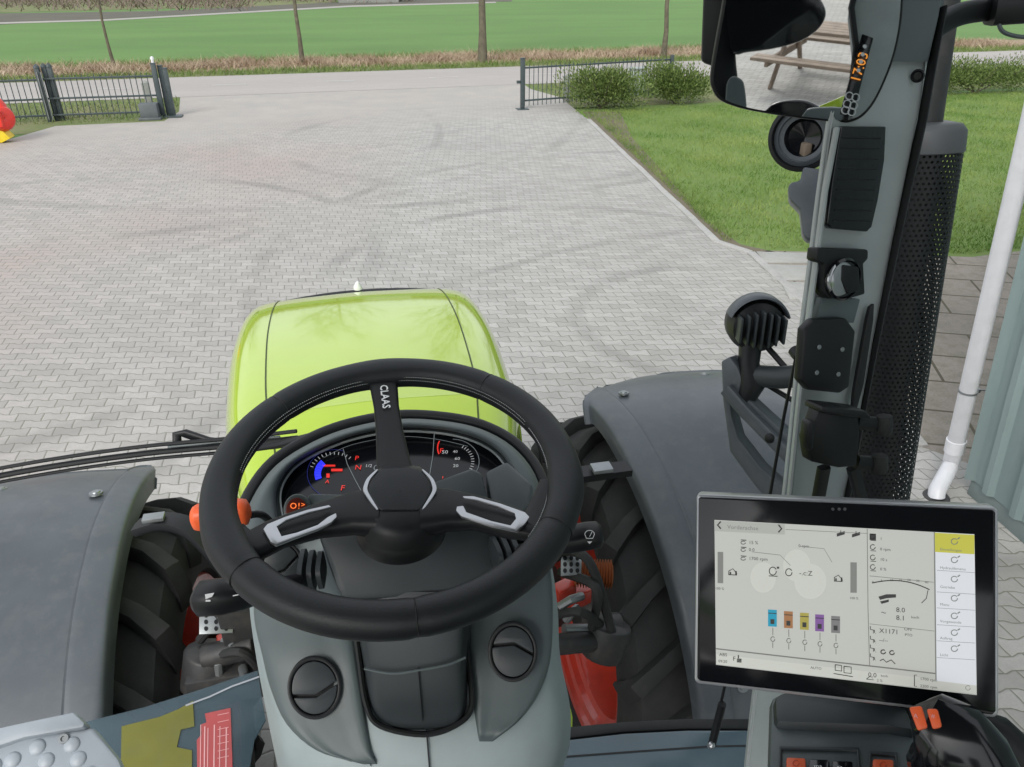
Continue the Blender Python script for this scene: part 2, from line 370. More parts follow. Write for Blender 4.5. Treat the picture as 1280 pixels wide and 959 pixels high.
def text_into(mb, s, origin, xd, yd, size, lift=0.0):
    """letters as thin raised print: appended to mb; origin = lower left"""
    xd, yd = Vector(xd).normalized(), Vector(yd).normalized(); n = xd.cross(yd)
    if s not in _txt:
        cu = bpy.data.curves.new('t', 'FONT'); cu.body = s; cu.size = 1; cu.resolution_u = 2
        ob = bpy.data.objects.new('t', cu); me = bpy.data.meshes.new_from_object(ob)
        _txt[s] = ([tuple(v.co) for v in me.vertices], [tuple(p.vertices) for p in me.polygons]); bpy.data.objects.remove(ob); bpy.data.curves.remove(cu); bpy.data.meshes.remove(me)
    vs, fs = _txt[s]
    mb.add([Vector(origin) + xd * (v[0] * size) + yd * (v[1] * size) + n * lift for v in vs], fs); return mb

# ================================================================== THE SETTING
def sheet(name, pts, z, mat, kind='structure'):
    mb = MB(); mb.add([(p[0], p[1], z) for p in pts], [tuple(range(len(pts)))])
    o = mb.build(name, mat, smooth=0, recalc=False)
    if o.data.polygons[0].normal.z < 0: o.data.flip_normals()
    return tag(o, kind=kind)
def g(x, y): p = Zp(x, y); return (p.x, p.y)
sheet('field', [(-900, -900), (900, -900), (900, 1500), (-900, 1500)], 0, 'field')
SX, SY = Vector((math.cos(SITE), -math.sin(SITE), 0)), Vector((math.sin(SITE), math.cos(SITE), 0))
# road: a band across the view with slope of about three degrees
ra, rb = Vector((*g(230, 97), 0)), Vector((*g(1200, 66), 0)); rdir = (rb - ra).normalized(); rn = Vector((-rdir.y, rdir.x, 0))
def rp(along, across): q = ra + rdir * along + rn * across; return (q.x, q.y)
RW = 4.7
sheet('verge_ground', [rp(-80, 5.2), rp(140, 5.2), rp(140, -9.5), rp(-80, -9.5)], .004, 'verge')
sheet('ditch_straw', [rp(-80, 4.6), rp(140, 4.6), rp(140, 1.4), rp(-80, 1.4)], .008, 'straw')
sheet('road', [rp(-80, 0), rp(140, 0), rp(140, -RW), rp(-80, -RW)], .012, 'road')
k = 0
for a in [x * 3.35 + 1.0 for x in range(-10, 20)]:
    mb = MB(); mb.add([(*rp(a, -RW * .5 - .05), .016), (*rp(a + 1.0, -RW * .5 - .05), .016), (*rp(a + 1.0, -RW * .5 + .05), .016), (*rp(a, -RW * .5 + .05), .016)], [(0, 1, 2, 3)])
    if abs(a) < 34: tag(mb.build('road_marking', 'faded', smooth=0), kind='structure')
kb = [g(735, 150), g(895, 303)]
yard = [g(652, 104), g(664, 112), g(700, 122), g(735, 150), g(895, 303), g(936, 318), g(1010, 385), g(1152, 560), (4.35, 3.75), (4.3, -3), (3.8, -30), (-25, -30), (-25, 16.0),
        g(-80, 200), g(0, 178), g(70, 158), g(205, 152), g(224, 140), g(226, 112), g(232, 104)]
sheet('yard', yard, .008, 'paver')
lawn_pts = [g(735, 150), g(895, 303), g(950, 316), g(1215, 322), (30, 8.2), (34, 21.5), g(1290, 112), g(700, 136)]
sheet('lawn', lawn_pts, .004, 'lawn')
sheet('earth_edge', [g(728, 140), g(737, 150), g(897, 303), g(936, 317), g(975, 317), g(925, 306), g(880, 274), g(790, 172), g(775, 140)], .0075, 'dirt')
sheet('slab_path', [g(936, 318), g(960, 314), g(1215, 322), (12, 8.2), (12, 3.8), (4.03, 3.62), g(1152, 560), g(1010, 385)], .0075, 'slab')
# pale slabs and kerb stones
mb = MB()
for i, (x0, y0, x1, y1) in enumerate(((945, 316, 1012, 330), (955, 332, 1020, 352), (975, 354, 1022, 376))):
    a = [g(x0, y0), g(x1, y0 + 2), g(x1 + 6, y1), g(x0 + 12, y1)]; mb.prism([Vector((*q, .0)) for q in a], (0, 0, .02 + .003 * i))
tag(mb.build('slabs', 'slabw', bevel=.006), kind='structure')
def kerb(pts, name='kerb', wd=.1, h=.03):
    mb = MB(); seglen = .5
    for a, b in zip(pts[:-1], pts[1:]):
        a, b = Vector((*a, 0)), Vector((*b, 0)); d = b - a; L = d.length; d.normalize(); s_ = Vector((d.y, -d.x, 0)); nseg = max(1, round(L / seglen))
        for i in range(nseg):
            c = a + d * (L * (i + .5) / nseg); mb.box(c + Vector((0, 0, h / 2 + random.uniform(-.003, .003))) + s_ * random.uniform(-.006, .006), (L / nseg - .008, wd, h), (d, s_, Vector((0, 0, 1))))
    return tag(mb.build(name, 'kerb', bevel=.006), kind='structure')
kerb([g(735, 150), g(895, 303), g(938, 317), g(1012, 385), g(1152, 560)])
# distant ditch, pale track and brush line beyond the field
sheet('dark_ditch', [g(-300, 33), g(0, 31), g(130, 24), g(420, 8), g(640, 2), g(640, -4), g(420, 3), g(200, 14), g(0, 17), g(-300, 18)], .01, 'plough')
sheet('pale_track', [g(-200, 36), g(130, 26.5), g(440, 9), g(620, 4), g(620, 2.5), g(440, 7), g(130, 24.5), g(-200, 34)], .014, 'sand')
sheet('far_grass', [g(-300, 17), g(0, 16), g(300, 9), g(420, 3), g(420, -8), g(-300, -8)], .014, 'verge')

def fluff(name, mat, n, place, hmin, hmax, wd, lean=.4, tri=True, spread=0):
    """n blades; place() returns the foot of a blade"""
    vs, fs, tint = [], [], []
    for i in range(n):
        x, y, z = place(); h = random.uniform(hmin, hmax); a = random.uniform(0, 6.28); wx, wy = math.cos(a) * wd, math.sin(a) * wd
        lx, ly = random.gauss(0, lean) * h, random.gauss(0, lean) * h; o = len(vs)
        vs += [(x - wx, y - wy, z), (x + wx, y + wy, z), (x + lx, y + ly, z + h)]; fs.append((o, o + 1, o + 2)); t = random.random(); tint += [t, t, t]
    me = bpy.data.meshes.new(name); me.from_pydata(vs, [], fs); me.update()
    at = me.attributes.new('tint', 'FLOAT', 'POINT')
    from mathutils import noise as mn
    tint = [min(1, max(0, .28 * t_ + .72 * (.5 + 1.1 * mn.noise(Vector(v_) * .9) + .5 * mn.noise(Vector(v_) * 3.1)))) for t_, v_ in zip(tint, vs)]; at.data.foreach_set('value', tint); me.materials.append(M[mat])
    o = bpy.data.objects.new(name, me); COL.objects.link(o); return o
def inside(p, poly):
    x, y = p; c = False; n = len(poly)
    for i in range(n):
        x1, y1 = poly[i]; x2, y2 = poly[i - 1]
        if (y1 > y) != (y2 > y) and x < (x2 - x1) * (y - y1) / (y2 - y1) + x1: c = not c
    return c
lawn_in = [g(752, 156), g(895, 290), g(950, 312), g(1215, 318), (16, 8.6), (24, 20.8), g(1290, 114), g(715, 140)]
def lawn_place():
    while True:
        # denser toward the camera, patchy
        y = 7.5 + 13.3 * random.random() ** 1.25; x = random.uniform(4.3, 22)
        if inside((x, y), lawn_in):
            t = math.sin(x * 1.9 + 2 * math.sin(y * .8)) * math.sin(y * 1.7 + 1.3 * math.sin(x))
            if random.random() < .72 + .28 * t: return (x, y, .004)
tag(fluff('lawn_grass', 'blade', 90000, lawn_place, .025, .075, .006, .5), 'mown green lawn grass right of the paved yard', 'grass', kind='stuff')
def reed_place():
    while True:
        a = random.uniform(-16, 36); b = random.gauss(2.9, .7) + .35 * math.sin(a * .7)
        if random.random() < .25 + .75 * max(0, math.sin(a * 2.1 + 2 * math.sin(a * .6 + b))) ** 1.5: break
    x, y = rp(a, b); return (x, y, .008)
tag(fluff('dry_reeds', 'reed', 26000, reed_place, .06, .36, .014, .9), 'band of dry straw coloured reeds along the ditch beyond the road', 'reeds', kind='stuff')
def verge_place():
    a = random.uniform(-16, 36); b = random.choice([random.uniform(.05, 1.6), random.gauss(4.6, .6)]); x, y = rp(a, b); return (x, y, .006)
tag(fluff('verge_grass', 'gblade', 26000, verge_place, .06, .2, .012, .5), 'short rough grass between the road edge and the reeds', 'grass', kind='stuff')
def near_verge():
    while True:
        a = random.uniform(-16, 34); b = random.uniform(-8.4, -RW - .1); x, y = rp(a, b)
        if not inside((x, y), yard): return (x, y, .006)
tag(fluff('roadside_grass', 'gblade', 16000, near_verge, .03, .12, .01, .5), 'low grass strip behind the fences on the near side of the road', 'grass', kind='stuff')
def edge_place():
    a, b = Vector(g(741, 150)), Vector(g(902, 303)); t = random.random(); q = a.lerp(b, t); return (q.x + .05 + abs(random.gauss(0, .16)), q.y, .008)
tag(fluff('edge_weeds', 'gblade', 2600, edge_place, .02, .07, .005, .6), 'weeds and dry litter along the lawn kerb', 'weeds', kind='stuff')

# ------------------------------------------------------------------ gates and fences
def gate_run(name, label, A, B, h, pitch, knob=True, rails=(.14, .5, .92), group=None):
    A, B = Vector((*A, 0)), Vector((*B, 0)); d = B - A; L = d.length; d.normalize(); s_ = Vector((-d.y, d.x, 0)); Z = Vector((0, 0, 1))
    t = thing(name, label, 'fence', A, group)
    mb = MB()
    for f in rails: mb.box(A + d * (L / 2) + Z * (h * f), (L, .045, .04), (d, s_, Z))
    mb.build('rail', 'gate', t, bevel=.003)
    mb = MB(); nb = int(L / pitch)
    for i in range(nb):
        p = A + d * (L * (i + .5) / nb); mb.sweep([p + Z * .08, p + Z * (h - .05), p + Z * (h + .03)], [.010, .010, .001], [.010, .010, .001], s_, n=6)
    mb.build('bars', 'gate', t)
    return t, d, s_
def gate_post(t, p, h, w=.1, cap=True):
    p = Vector((*p[:2], 0)); mb = MB(); mb.box(p + Vector((0, 0, h / 2)), (w, w, h)); mb.box(p + Vector((0, 0, .01)), (w * 2.2, w * 2.2, .02))
    if cap: mb.box(p + Vector((0, 0, h + .012)), (w * 1.12, w * 1.12, .024))
    return mb.build('post', 'gate', t, bevel=.004)
gl = [g(-70, 158), g(68, 152), g(205, 147)]
t, d, s_ = gate_run('sliding_gate', 'grey green barred sliding gate left of the driveway, between two double posts', gl[1], gl[2], 1.02, .125)
for off in (0, .11, .21):
    mbp = MB(); p = Vector((*gl[2], 0)) + d * off + s_ * (.12 if off else -.02); mbp.box(p + Vector((0, 0, .6 - off * .3)), (.1, .1, 1.2 - off * .6)); mbp.box(p + Vector((0, 0, 1.215 - off * .6)), (.11, .11, .03)); mbp.build('gate_post', 'gate', t, bevel=.005)
MB().box(Vector((*gl[2], 0)) + d * .15 + Vector((0, 0, .02)), (.55, .35, .04), (d, s_, Vector((0, 0, 1)))).build('post_base', 'gate', t, bevel=.005)
p = Vector((*gl[2], 0)) - s_ * .22 - d * .25
mb = MB(); mb.box(p + Vector((0, 0, .2)), (.4, .28, .34)); mb.box(p + Vector((0, 0, .03)), (.5, .36, .06)); mb.build('motor_box', plastic('motor box grey', (.1, .115, .12), .5), t, bevel=.015)
mb = MB(); mb.tube([Vector((*gl[2], 1.23)) , Vector((*gl[2], 1.28))], .03); mb.lathe([(.0, .1), (.035, .085), (.045, .05), (.03, .0)], Vector((*gl[2], 1.27)), (0, 0, 1), 12); mb.build('signal_lamp', 'white', t)
for off in (-.06, .05, .16):
    mb = MB(); p = Vector((*gl[1], 0)) + d * off + s_ * (.1 if off > 0 else -.05); mb.box(p + Vector((0, 0, .59)), (.1, .1, 1.18)); mb.lathe([(.07, 0), (.06, .04), (.001, .09)], p + Vector((0, 0, 1.18)), (0, 0, 1), 10); mb.build('gate_post', 'gate', t, bevel=.005)
mb = MB()
for q in (-.06, .02): mb.tube([Vector((*gl[1], 0)) + d * q - s_ * .12 + Vector((0, 0, .05)), Vector((*gl[1], 0)) + d * q - s_ * .12 + Vector((0, 0, 1.1))], .014)
mb.build('guide_roller_rod', 'steel', t)
t, d, s_ = gate_run('barred_fence', 'barred metal fence running out of view at the left edge', gl[0], gl[1], 1.0, .125)
# stone marker between gate and road
def marker(x, y, h, label, group='small concrete posts by the road'):
    q = g(x, y); mb = MB(); mb.box((q[0], q[1], h / 2), (.16, .16, h)); mb.add([(q[0] + a * .08, q[1] + b * .08, h) for a, b in ((-1, -1), (1, -1), (1, 1), (-1, 1))] + [(q[0], q[1], h + .07)], [(0, 1, 4), (1, 2, 4), (2, 3, 4), (3, 0, 4)])
    return tag(mb.build('concrete_post', 'stone', bevel=.008), label, 'post', group)
marker(188, 136, .62, 'small concrete post behind the sliding gate motor box')
marker(708, 128, .66, 'small concrete post behind the right hand fence, left of the shrubs')
gr = [g(653, 137), g(836, 122)]
A, B = Vector((*gr[0], 0)), Vector((*gr[1], 0))
t, d, s_ = gate_run('driveway_fence', 'barred metal fence with tall end post right of the driveway', gr[0], gr[1], 1.06, .125, rails=(.2, .93))
mb = MB(); mb.box(A + Vector((0, 0, .6)), (.1, .1, 1.2)); mb.box(A + Vector((0, 0, .012)), (.3, .3, .024)); mb.box(A + Vector((-.1, 0, .66)), (.1, .05, .07)); mb.box(A + Vector((0, 0, 1.21)), (.115, .115, .02)); mb.build('end_post', 'gate', t, bevel=.004)
mb = MB(); mb.box(B + Vector((0, 0, .55)), (.08, .08, 1.1)); mb.build('far_post', 'gate', t, bevel=.004)
# electrical cabinet behind fence
q = g(805, 122); mb = MB(); mb.box((q[0], q[1] + .6, .34), (.42, .3, .68)); mb.box((q[0], q[1] + .6, .7), (.48, .36, .04)); cb = mb.build('utility_cabinet', plastic('cabinet grey', (.34, .38, .36), .6), bevel=.01)
tag(cb, 'small grey utility cabinet behind the fence between two shrubs', 'cabinet')

# ------------------------------------------------------------------ plants
def shrub(cx, cy, rx, ry, h, n, label, group='green shrubs at the lawn edge', spike=.1):
    t = thing('shrub', label, 'shrub', (cx, cy, 0), group)
    mb = MB()
    for i in range(9):
        a = i * 2.4; e = Vector((cx + rx * .75 * math.cos(a), cy + ry * .75 * math.sin(a), h * random.uniform(.6, .9)))
        mb.tube([(cx, cy, 0), Vector((cx, cy, 0)).lerp(e, .5) + Vector((0, 0, .08)), e], [.02, .012, .004], n=5)
    mb.build('stems', 'bark', t)
    lobes = [(cx + rx * random.uniform(-.65, .65), cy + ry * random.uniform(-.5, .5), h * random.uniform(.38, .66), random.uniform(.35, .55)) for _ in range(16)]
    vs, fs, tint = [], [], []
    for i in range(n):
        lx, ly, lz, lr = random.choice(lobes); u = Vector((random.gauss(0, 1), random.gauss(0, 1), random.gauss(0, 1))).normalized() * random.random() ** .4
        p = Vector((lx + u.x * rx * lr, ly + u.y * ry * lr, max(.03, lz + u.z * h * lr)))
        out = (Vector((u.x, u.y, u.z + .8)) + Vector((random.gauss(0, .5), random.gauss(0, .5), random.gauss(0, .4)))).normalized()
        L = random.uniform(.5, 1) * spike; sdv = out.cross(Vector((random.gauss(0, 1), random.gauss(0, 1), random.gauss(0, 1)))).normalized() * L * .17
        o = len(vs); vs += [p, p + out * L * .5 + sdv, p + out * L, p + out * L * .5 - sdv]; fs.append((o, o + 1, o + 2, o + 3)); q = random.random(); tint += [q] * 4
    me = bpy.data.meshes.new('foliage'); me.from_pydata(vs, [], fs); me.attributes.new('tint', 'FLOAT', 'POINT').data.foreach_set('value', tint); me.materials.append(M['leaf'])
    o = bpy.data.objects.new('foliage', me); COL.objects.link(o); o.parent = t; o.matrix_parent_inverse = Matrix.Translation((cx, cy, 0)).inverted()
q = g(755, 141); shrub(q[0] + .1, q[1] + .55, 1.2, .75, 1.0, 10500, 'rounded green shrub at the lawn corner, beside the driveway fence')
q = g(855, 134); shrub(q[0], q[1] + .6, 1.0, .75, .98, 8500, 'green shrub right of the utility cabinet, beside the mirror edge')
q = g(955, 130); shrub(q[0], q[1] + .5, 1.1, .6, .85, 5000, 'green shrub mostly hidden behind the rear view mirror')
q = g(1230, 121); shrub(q[0] + .2, q[1] + .6, 2.5, .6, .92, 12000, 'long low green hedge right of the exhaust pipe')

def bare_tree(x, y, r0, h, label, seed, lean=(0, 0)):
    rnd = random.Random(seed); t = thing('bare_tree', label, 'tree', (x, y, 0), 'bare trees along the ditch')
    n = 9; tr = [Vector((x + lean[0] * (i / n) * h + rnd.gauss(0, .03), y + lean[1] * (i / n) * h + rnd.gauss(0, .03), h * i / n)) for i in range(n + 1)]; tr[0] = Vector((x, y, -.05))
    rr = [r0 * (1.35 if i == 0 else 1) * (1 - .85 * i / n) for i in range(n + 1)]
    MB().tube(tr, rr, n=12).build('trunk', 'bark', t)
    mb = MB()
    def br(p, d_, L, r, dep):
        pts = [p]; q = p.copy()
        for i in range(4):
            d_ = (d_ + Vector((rnd.gauss(0, .16), rnd.gauss(0, .16), rnd.gauss(.07, .1)))).normalized(); q = q + d_ * (L / 4); pts.append(q.copy())
        mb.tube(pts, [r * (1 - .19 * i) for i in range(5)], n=5 if dep else 4, caps=False)
        if dep:
            for i in range(2, 5):
                for _ in range(2):
                    sd_ = (d_ + Vector((rnd.gauss(0, .7), rnd.gauss(0, .7), rnd.gauss(.1, .4)))).normalized(); br(pts[i], sd_, L * .6, r * .5, dep - 1)
    for i in range(3, n + 1):
        for _ in range(3):
            a = rnd.uniform(0, 6.28); br(tr[i], Vector((math.cos(a), math.sin(a), .7)).normalized(), h * .3 * (1.25 - .7 * i / n), rr[i] * .5 + .012, 2)
    mb.build('crown', 'bark', t, smooth=0, recalc=False)
for (px, py, r0, h, lab, sd_, ln) in ((143, 84, .055, 7, 'thin bare tree behind the sliding gate, leaning left', 3, (-.03, 0)),
        (378, 80, .08, 8, 'crooked thin bare tree beyond the road, left of the middle', 5, (-.01, 0)),
        (603, 78, .15, 10, 'straight thick bare tree trunk beyond the road in the middle', 8, (0, 0)),
        (829, 72, .10, 8.5, 'slim bare tree beyond the road above the driveway fence', 11, (0, 0))):
    q = g(px, py); bare_tree(q[0], q[1], r0, h, lab, sd_, ln)
# brush and far trunks beyond the field
def brush_place():
    q = g(*random.choice([(random.uniform(-150, 310), random.uniform(3, 15)), (random.uniform(-150, 520), random.uniform(1, 5))])); x, y = q
    return (x, y + random.uniform(0, 10), 0)
tag(fluff('far_brush', 'brush', 3500, brush_place, .2, 1.1, .05, .9), 'reddish brown bare brush far beyond the field at the top left', 'brush', kind='stuff')
def wood_place():
    a = random.uniform(-1.0, 1.5); r_ = random.uniform(190, 230); return (math.sin(a) * r_, math.cos(a) * r_, 0)
tag(fluff('far_woodland', 'brush', 12000, wood_place, 5, 13, .6, .12), 'far woodland on the horizon', 'woodland', kind='stuff')
mb = MB(); q = g(462, 4); mb.box((q[0], q[1] + 3, 1.2), (6, 4, 2.4)); mb.add([(q[0] - 3.3, q[1] + .8, 2.4), (q[0] + 3.3, q[1] + .8, 2.4), (q[0] + 3.3, q[1] + 3, 3.6), (q[0] - 3.3, q[1] + 3, 3.6), (q[0] - 3.3, q[1] + 5.2, 2.4), (q[0] + 3.3, q[1] + 5.2, 2.4)], [(0, 1, 2, 3), (3, 2, 5, 4), (0, 3, 4), (1, 5, 2)])
tag(mb.build('field_shed', 'stone', smooth=0), 'small grey shed far across the field at the top edge', 'shed')

# red and yellow machine part at the left edge
q = g(8, 178); t = thing('machine_weight', 'red and yellow machine part standing at the far left edge of the yard', 'machine part', (q[0], q[1], 0))
mb = MB(); cx, cyy = q[0] - .15, q[1]
for (dx, dz, r_, rx_) in ((0, .62, .34, 0), (.16, .48, .26, .5), (-.05, .78, .22, .3), (-.4, .6, .3, .2)):
    mb.lathe([(r_ * .3, -.2), (r_ * .8, -.19), (r_, -.1), (r_, .1), (r_ * .8, .19), (r_ * .35, .21), (.01, .2)], (cx + dx, cyy, dz), (.5 + rx_, -1, .15), 18)
mb.box((cx + .05, cyy - .2, .62), (.5, .05, .06)); mb.box((cx + .25, cyy - .1, .5), (.07, .4, .3))
mb.build('rotor_body', 'redmach', t, bevel=.01)
mb = MB(); mb.prism([(cx - .35, cyy - .15, .02), (cx + .12, cyy - .15, .02), (cx + .3, cyy - .15, .1), (cx + .1, cyy - .15, .38), (cx - .35, cyy - .15, .45)], (0, .3, 0)); mb.build('base_plate', 'yellow', t, bevel=.01)

# ------------------------------------------------------------------ building with downpipe
LEAN = Vector((-.088, 0, 1))   # the wall and pipe lean a little against the tractor, which stands on a slope
wc = Vector((3.99, 3.56, 0)); wd_ = Vector((-.06, -1, 0)).normalized(); wn = Vector((-wd_.y, wd_.x, 0)); wn = wn if wn.x < 0 else -wn
t = thing('metal_clad_building', 'grey green corrugated metal clad building at the right edge', 'building', wc)
mb = MB(); prof = []; L = 9.0; s_ = 0
while s_ < L:
    prof += [(s_, 0), (s_ + .13, 0), (s_ + .155, .035), (s_ + .20, .035), (s_ + .225, 0)]; s_ += .25
pts = [wc + wd_ * a + wn * b for a, b in prof]; n = len(pts)
mb.add([p + LEAN * .14 for p in pts] + [p + LEAN * 6 for p in pts], [(i, i + 1, n + i + 1, n + i) for i in range(n - 1)])
mb.build('cladding', 'sheet', t, smooth=0)
mb = MB(); mb.box(wc + wd_ * 4.5 - wn * .13 + Vector((0, 0, .07)), (9, .26, .14), (wd_, wn, Vector((0, 0, 1)))); mb.box(wc + wd_ * 4.5 - wn * 4.3 + Vector((0, 0, 3)), (8.96, 7.0, 5.8), (wd_, wn, Vector((0, 0, 1)))); mb.build('plinth', plastic('plinth', (.2, .25, .245), .6), t, bevel=.005)
mb = MB(); mb.sweep([wc + LEAN * .14 - wn * .01, wc + LEAN * 6 - wn * .01], .05, .06, wn, n=4, e=2); mb.build('corner_trim', 'sheet', t, bevel=.004)
foot = Zp(1170, 622); px_ = Zp(1184, 600)
t2 = thing('downpipe', 'white plastic downpipe standing at the corner of the corrugated wall', 'pipe', px_)
mb = MB(); mb.tube([foot + Vector((0, 0, .01)), foot + Vector((.0, .01, .05)), px_ + LEAN * .12, px_ + LEAN * .2, px_ + LEAN * 6], .055, n=28); mb.build('pipe_body', 'pipew', t2, smooth=60)
MB().lathe([(.056, 0), (.064, .005), (.064, .1), (.056, .105)], px_ + LEAN * .24, LEAN, 28).build('pipe_socket', 'pipew', t2)
for z in (4.2,): MB().lathe([(.056, 0), (.061, .004), (.061, .05), (.056, .055)], px_ + LEAN * z, LEAN, 28).build('pipe_socket', 'pipew', t2)
for z in (.72, 3.1): mb = MB(); q = px_ + LEAN * z; mb.lathe([(.057, 0), (.06, 0), (.06, .014), (.057, .014)], q, LEAN, 28); mb.tube([q + Vector((.05, 0, .007)), q + Vector((.13, -.02, .007))], .006, n=8); mb.box(q + Vector((.07, -.01, .007)), (.02, .02, .025)); mb.build('pipe_clamp', 'steel', t2)
mb = MB(); mb.lathe([(.0, .012), (.085, .012), (.09, .004)], foot, (0, 0, 1), 20); mb.build('drain_collar', 'iron', t2)

# ================================================================== THE TRACTOR
XM = .03   # middle plane of the tractor
T = thing('tractor', 'lime green tractor seen from its own cab, with grey trim and black steering wheel', 'tractor', (XM, 1.0, 0))
# ---- bonnet: cross sections from the cab forward
def bonnet():
    ys = [1.5, 1.66, 1.84, 1.93, 1.96, 2.2, 2.6, 2.95, 3.18, 3.29, 3.34, 3.35]
    zt = [2.035, 2.065, 2.10, 2.115, 2.115, 2.10, 2.062, 2.012, 1.96, 1.915, 1.86, 1.74]
    hw = [.345, .375, .408, .428, .436, .465, .498, .51, .508, .498, .485, .455]
    mb = MB(); rows = []; K = 40
    for y, z, h in zip(ys, zt, hw):
        row = []
        pr = [(-.98, -.34), (-1.0, -.31), (-1.0, -.26), (-.975, -.13), (-.92, -.055), (-.82, -.018), (-.62, -.004), (-.3, .004), (0, .008), (.3, .004), (.62, -.004), (.82, -.018), (.92, -.055), (.975, -.13), (1.0, -.26), (1.0, -.31), (.98, -.34)]
        for u, dz in pr: row.append(Vector((XM + u * h, y, z + dz * (1.0 if dz > -.3 else 1))))
        rows.append(row)
    rr = [cat_spline(r_, 4) for r_ in rows]; cols = [cat_spline(c_, 5) for c_ in zip(*rr)]; gg = list(zip(*cols)); nr, nc = len(gg), len(gg[0])
    mb.add([p for r_ in gg for p in r_], [(i * nc + j, i * nc + j + 1, (i + 1) * nc + j + 1, (i + 1) * nc + j) for i in range(nr - 1) for j in range(nc - 1)] + [tuple((nr - 1) * nc + j for j in range(nc)), tuple(range(nc))[::-1]])
    o = mb.build('bonnet', 'lime', T, smooth=50); return gg
gg = bonnet()
def bz(x, y):   # height of the bonnet skin
    best = None
    for r_ in gg:
        for p in r_:
            if p.z < 1.6: continue
            d_ = (p.x - x) ** 2 + (p.y - y) ** 2
            if best is None or d_ < best[0]: best = (d_, p.z)
    return best[1]
bon = T.children[0] if T.children else None
bon = bpy.data.objects['bonnet']
for sgn in (-1, 1):
    tgt = min(range(len(gg[0])), key=lambda j: abs((gg[30][j].x - XM) / .47 - sgn * .70) + (0 if gg[30][j].z > 1.95 else 9))
    mb = MB(); pts = [gg[i][tgt] + Vector((0, 0, .0008)) for i in range(2, len(gg) - 6)]
    mb.sweep(pts, .0024, .0018, (0, 0, 1), n=6); mb.build('bonnet_seam', 'seam', bon)
mb = MB(); mb.sweep([Vector((XM + u * .43, 3.34 - .03 * u * u, 1.90 - .03 * u * u)) for u in [-.95 + .19 * i for i in range(11)]], .02, .02, (0, 0, 1), n=8); mb.build('front_trim', 'black', bon)
q = P(447, 353, 3.95); q.z = 1.93
mb = MB(); mb.lathe([(.02, 0), (.018, .012), (.006, .034), (.0, .036)], Vector((q.x * .82, 3.315, 1.935)), (0, -.1, 1), 14); mb.build('marker_cap', 'white', bon)
# ---- front wheels and fenders
def wheel(cx, inner, Yc):
    """inner: sign of the direction toward the middle of the tractor"""
    c = Vector((cx, Yc, .8)); wd = .27
    e = bpy.data.objects.new('front_wheel', None); COL.objects.link(e); e.parent = T; e.location = c; e.matrix_parent_inverse = world_of(T).inverted()
    prof = [(.52, -.2), (.55, -.25), (.62, -.27), (.72, -.262), (.755, -.235), (.77, -.15), (.775, 0), (.77, .15), (.755, .235), (.72, .262), (.62, .27), (.55, .25), (.52, .2)]
    mb = MB(); mb.lathe(prof, c, (1, 0, 0), 72)
    for sgn in (-1, 1):
        for i in range(21):
            a0 = 2 * math.pi * (i + (.5 if sgn > 0 else 0)) / 21; pts = []
            for k_, (xx, da, rr_) in enumerate(((.0, 0, .80), (.09, .05, .805), (.18, .11, .80), (.245, .17, .775), (.272, .21, .72), (.275, .23, .66))):
                a = a0 - da * 1.25; pts.append(c + Vector((sgn * xx, rr_ * math.sin(a) * .985, rr_ * math.cos(a) * .985)))
            mb.sweep(pts, [.026, .026, .028, .032, .034, .03], [.03, .034, .034, .034, .026, .012], c - pts[2], n=8, e=4)
    mb.build('tyre', 'rubber', e, smooth=35)
    mb = MB(); s2 = inner
    mb.lathe([(.53, -.21), (.545, -.225), (.53, -.24), (.505, -.235), (.495, -.215), (.47, -.205), (.46, -.18), (.43, -.17), (.42, -.13), (.41, -.05), (.41, .05), (.42, .13), (.43, .17), (.46, .18), (.47, .205), (.495, .215), (.505, .235), (.53, .24), (.545, .225), (.53, .21)], c, (1, 0, 0), 72)
    mb.lathe([(.411, .02), (.40, .04), (.385, .035), (.375, .06), (.36, .055), (.34, .075), (.30, .08)], c + Vector((-s2 * .02, 0, 0)), (-s2, 0, 0), 72)
    mb.cur = 1; mb.lathe([(.30, .08), (.22, .085), (.15, .06), (.15, -.06), (.22, -.02), (.34, .0), (.411, .02)], c + Vector((-s2 * .02, 0, 0)), (-s2, 0, 0), 72); mb.cur = 0
    for r_, h_ in ((.515, .232), (.478, .208), (.445, .18), (.425, .15), (.385, .055), (.35, .085), (.30, .09), (.25, .095)):
        mb.sweep([c + Vector((-s2 * (h_ if r_ > .4 else h_ + .01), r_ * math.sin(a), r_ * math.cos(a))) for a in [i * math.pi / 40 for i in range(80)]], .008, .008, (1, 0, 0), n=8, closed=True)
    mb.build('rim', ['red', 'iron'], e, smooth=40)
    mb = MB(); mb.lathe([(.16, -.14), (.17, -.12), (.17, .02), (.12, .05), (.12, .16), (.0, .16)], c, (-s2, 0, 0), 24)
    mb.lathe([(.1, .0), (.13, .03), (.13, .18), (.09, .24), (.0, .24)], c, (s2, 0, 0), 24)
    mb.build('hub', 'iron', e)
wheel(1.02, -1, 2.30); wheel(-.885, 1, 2.06)
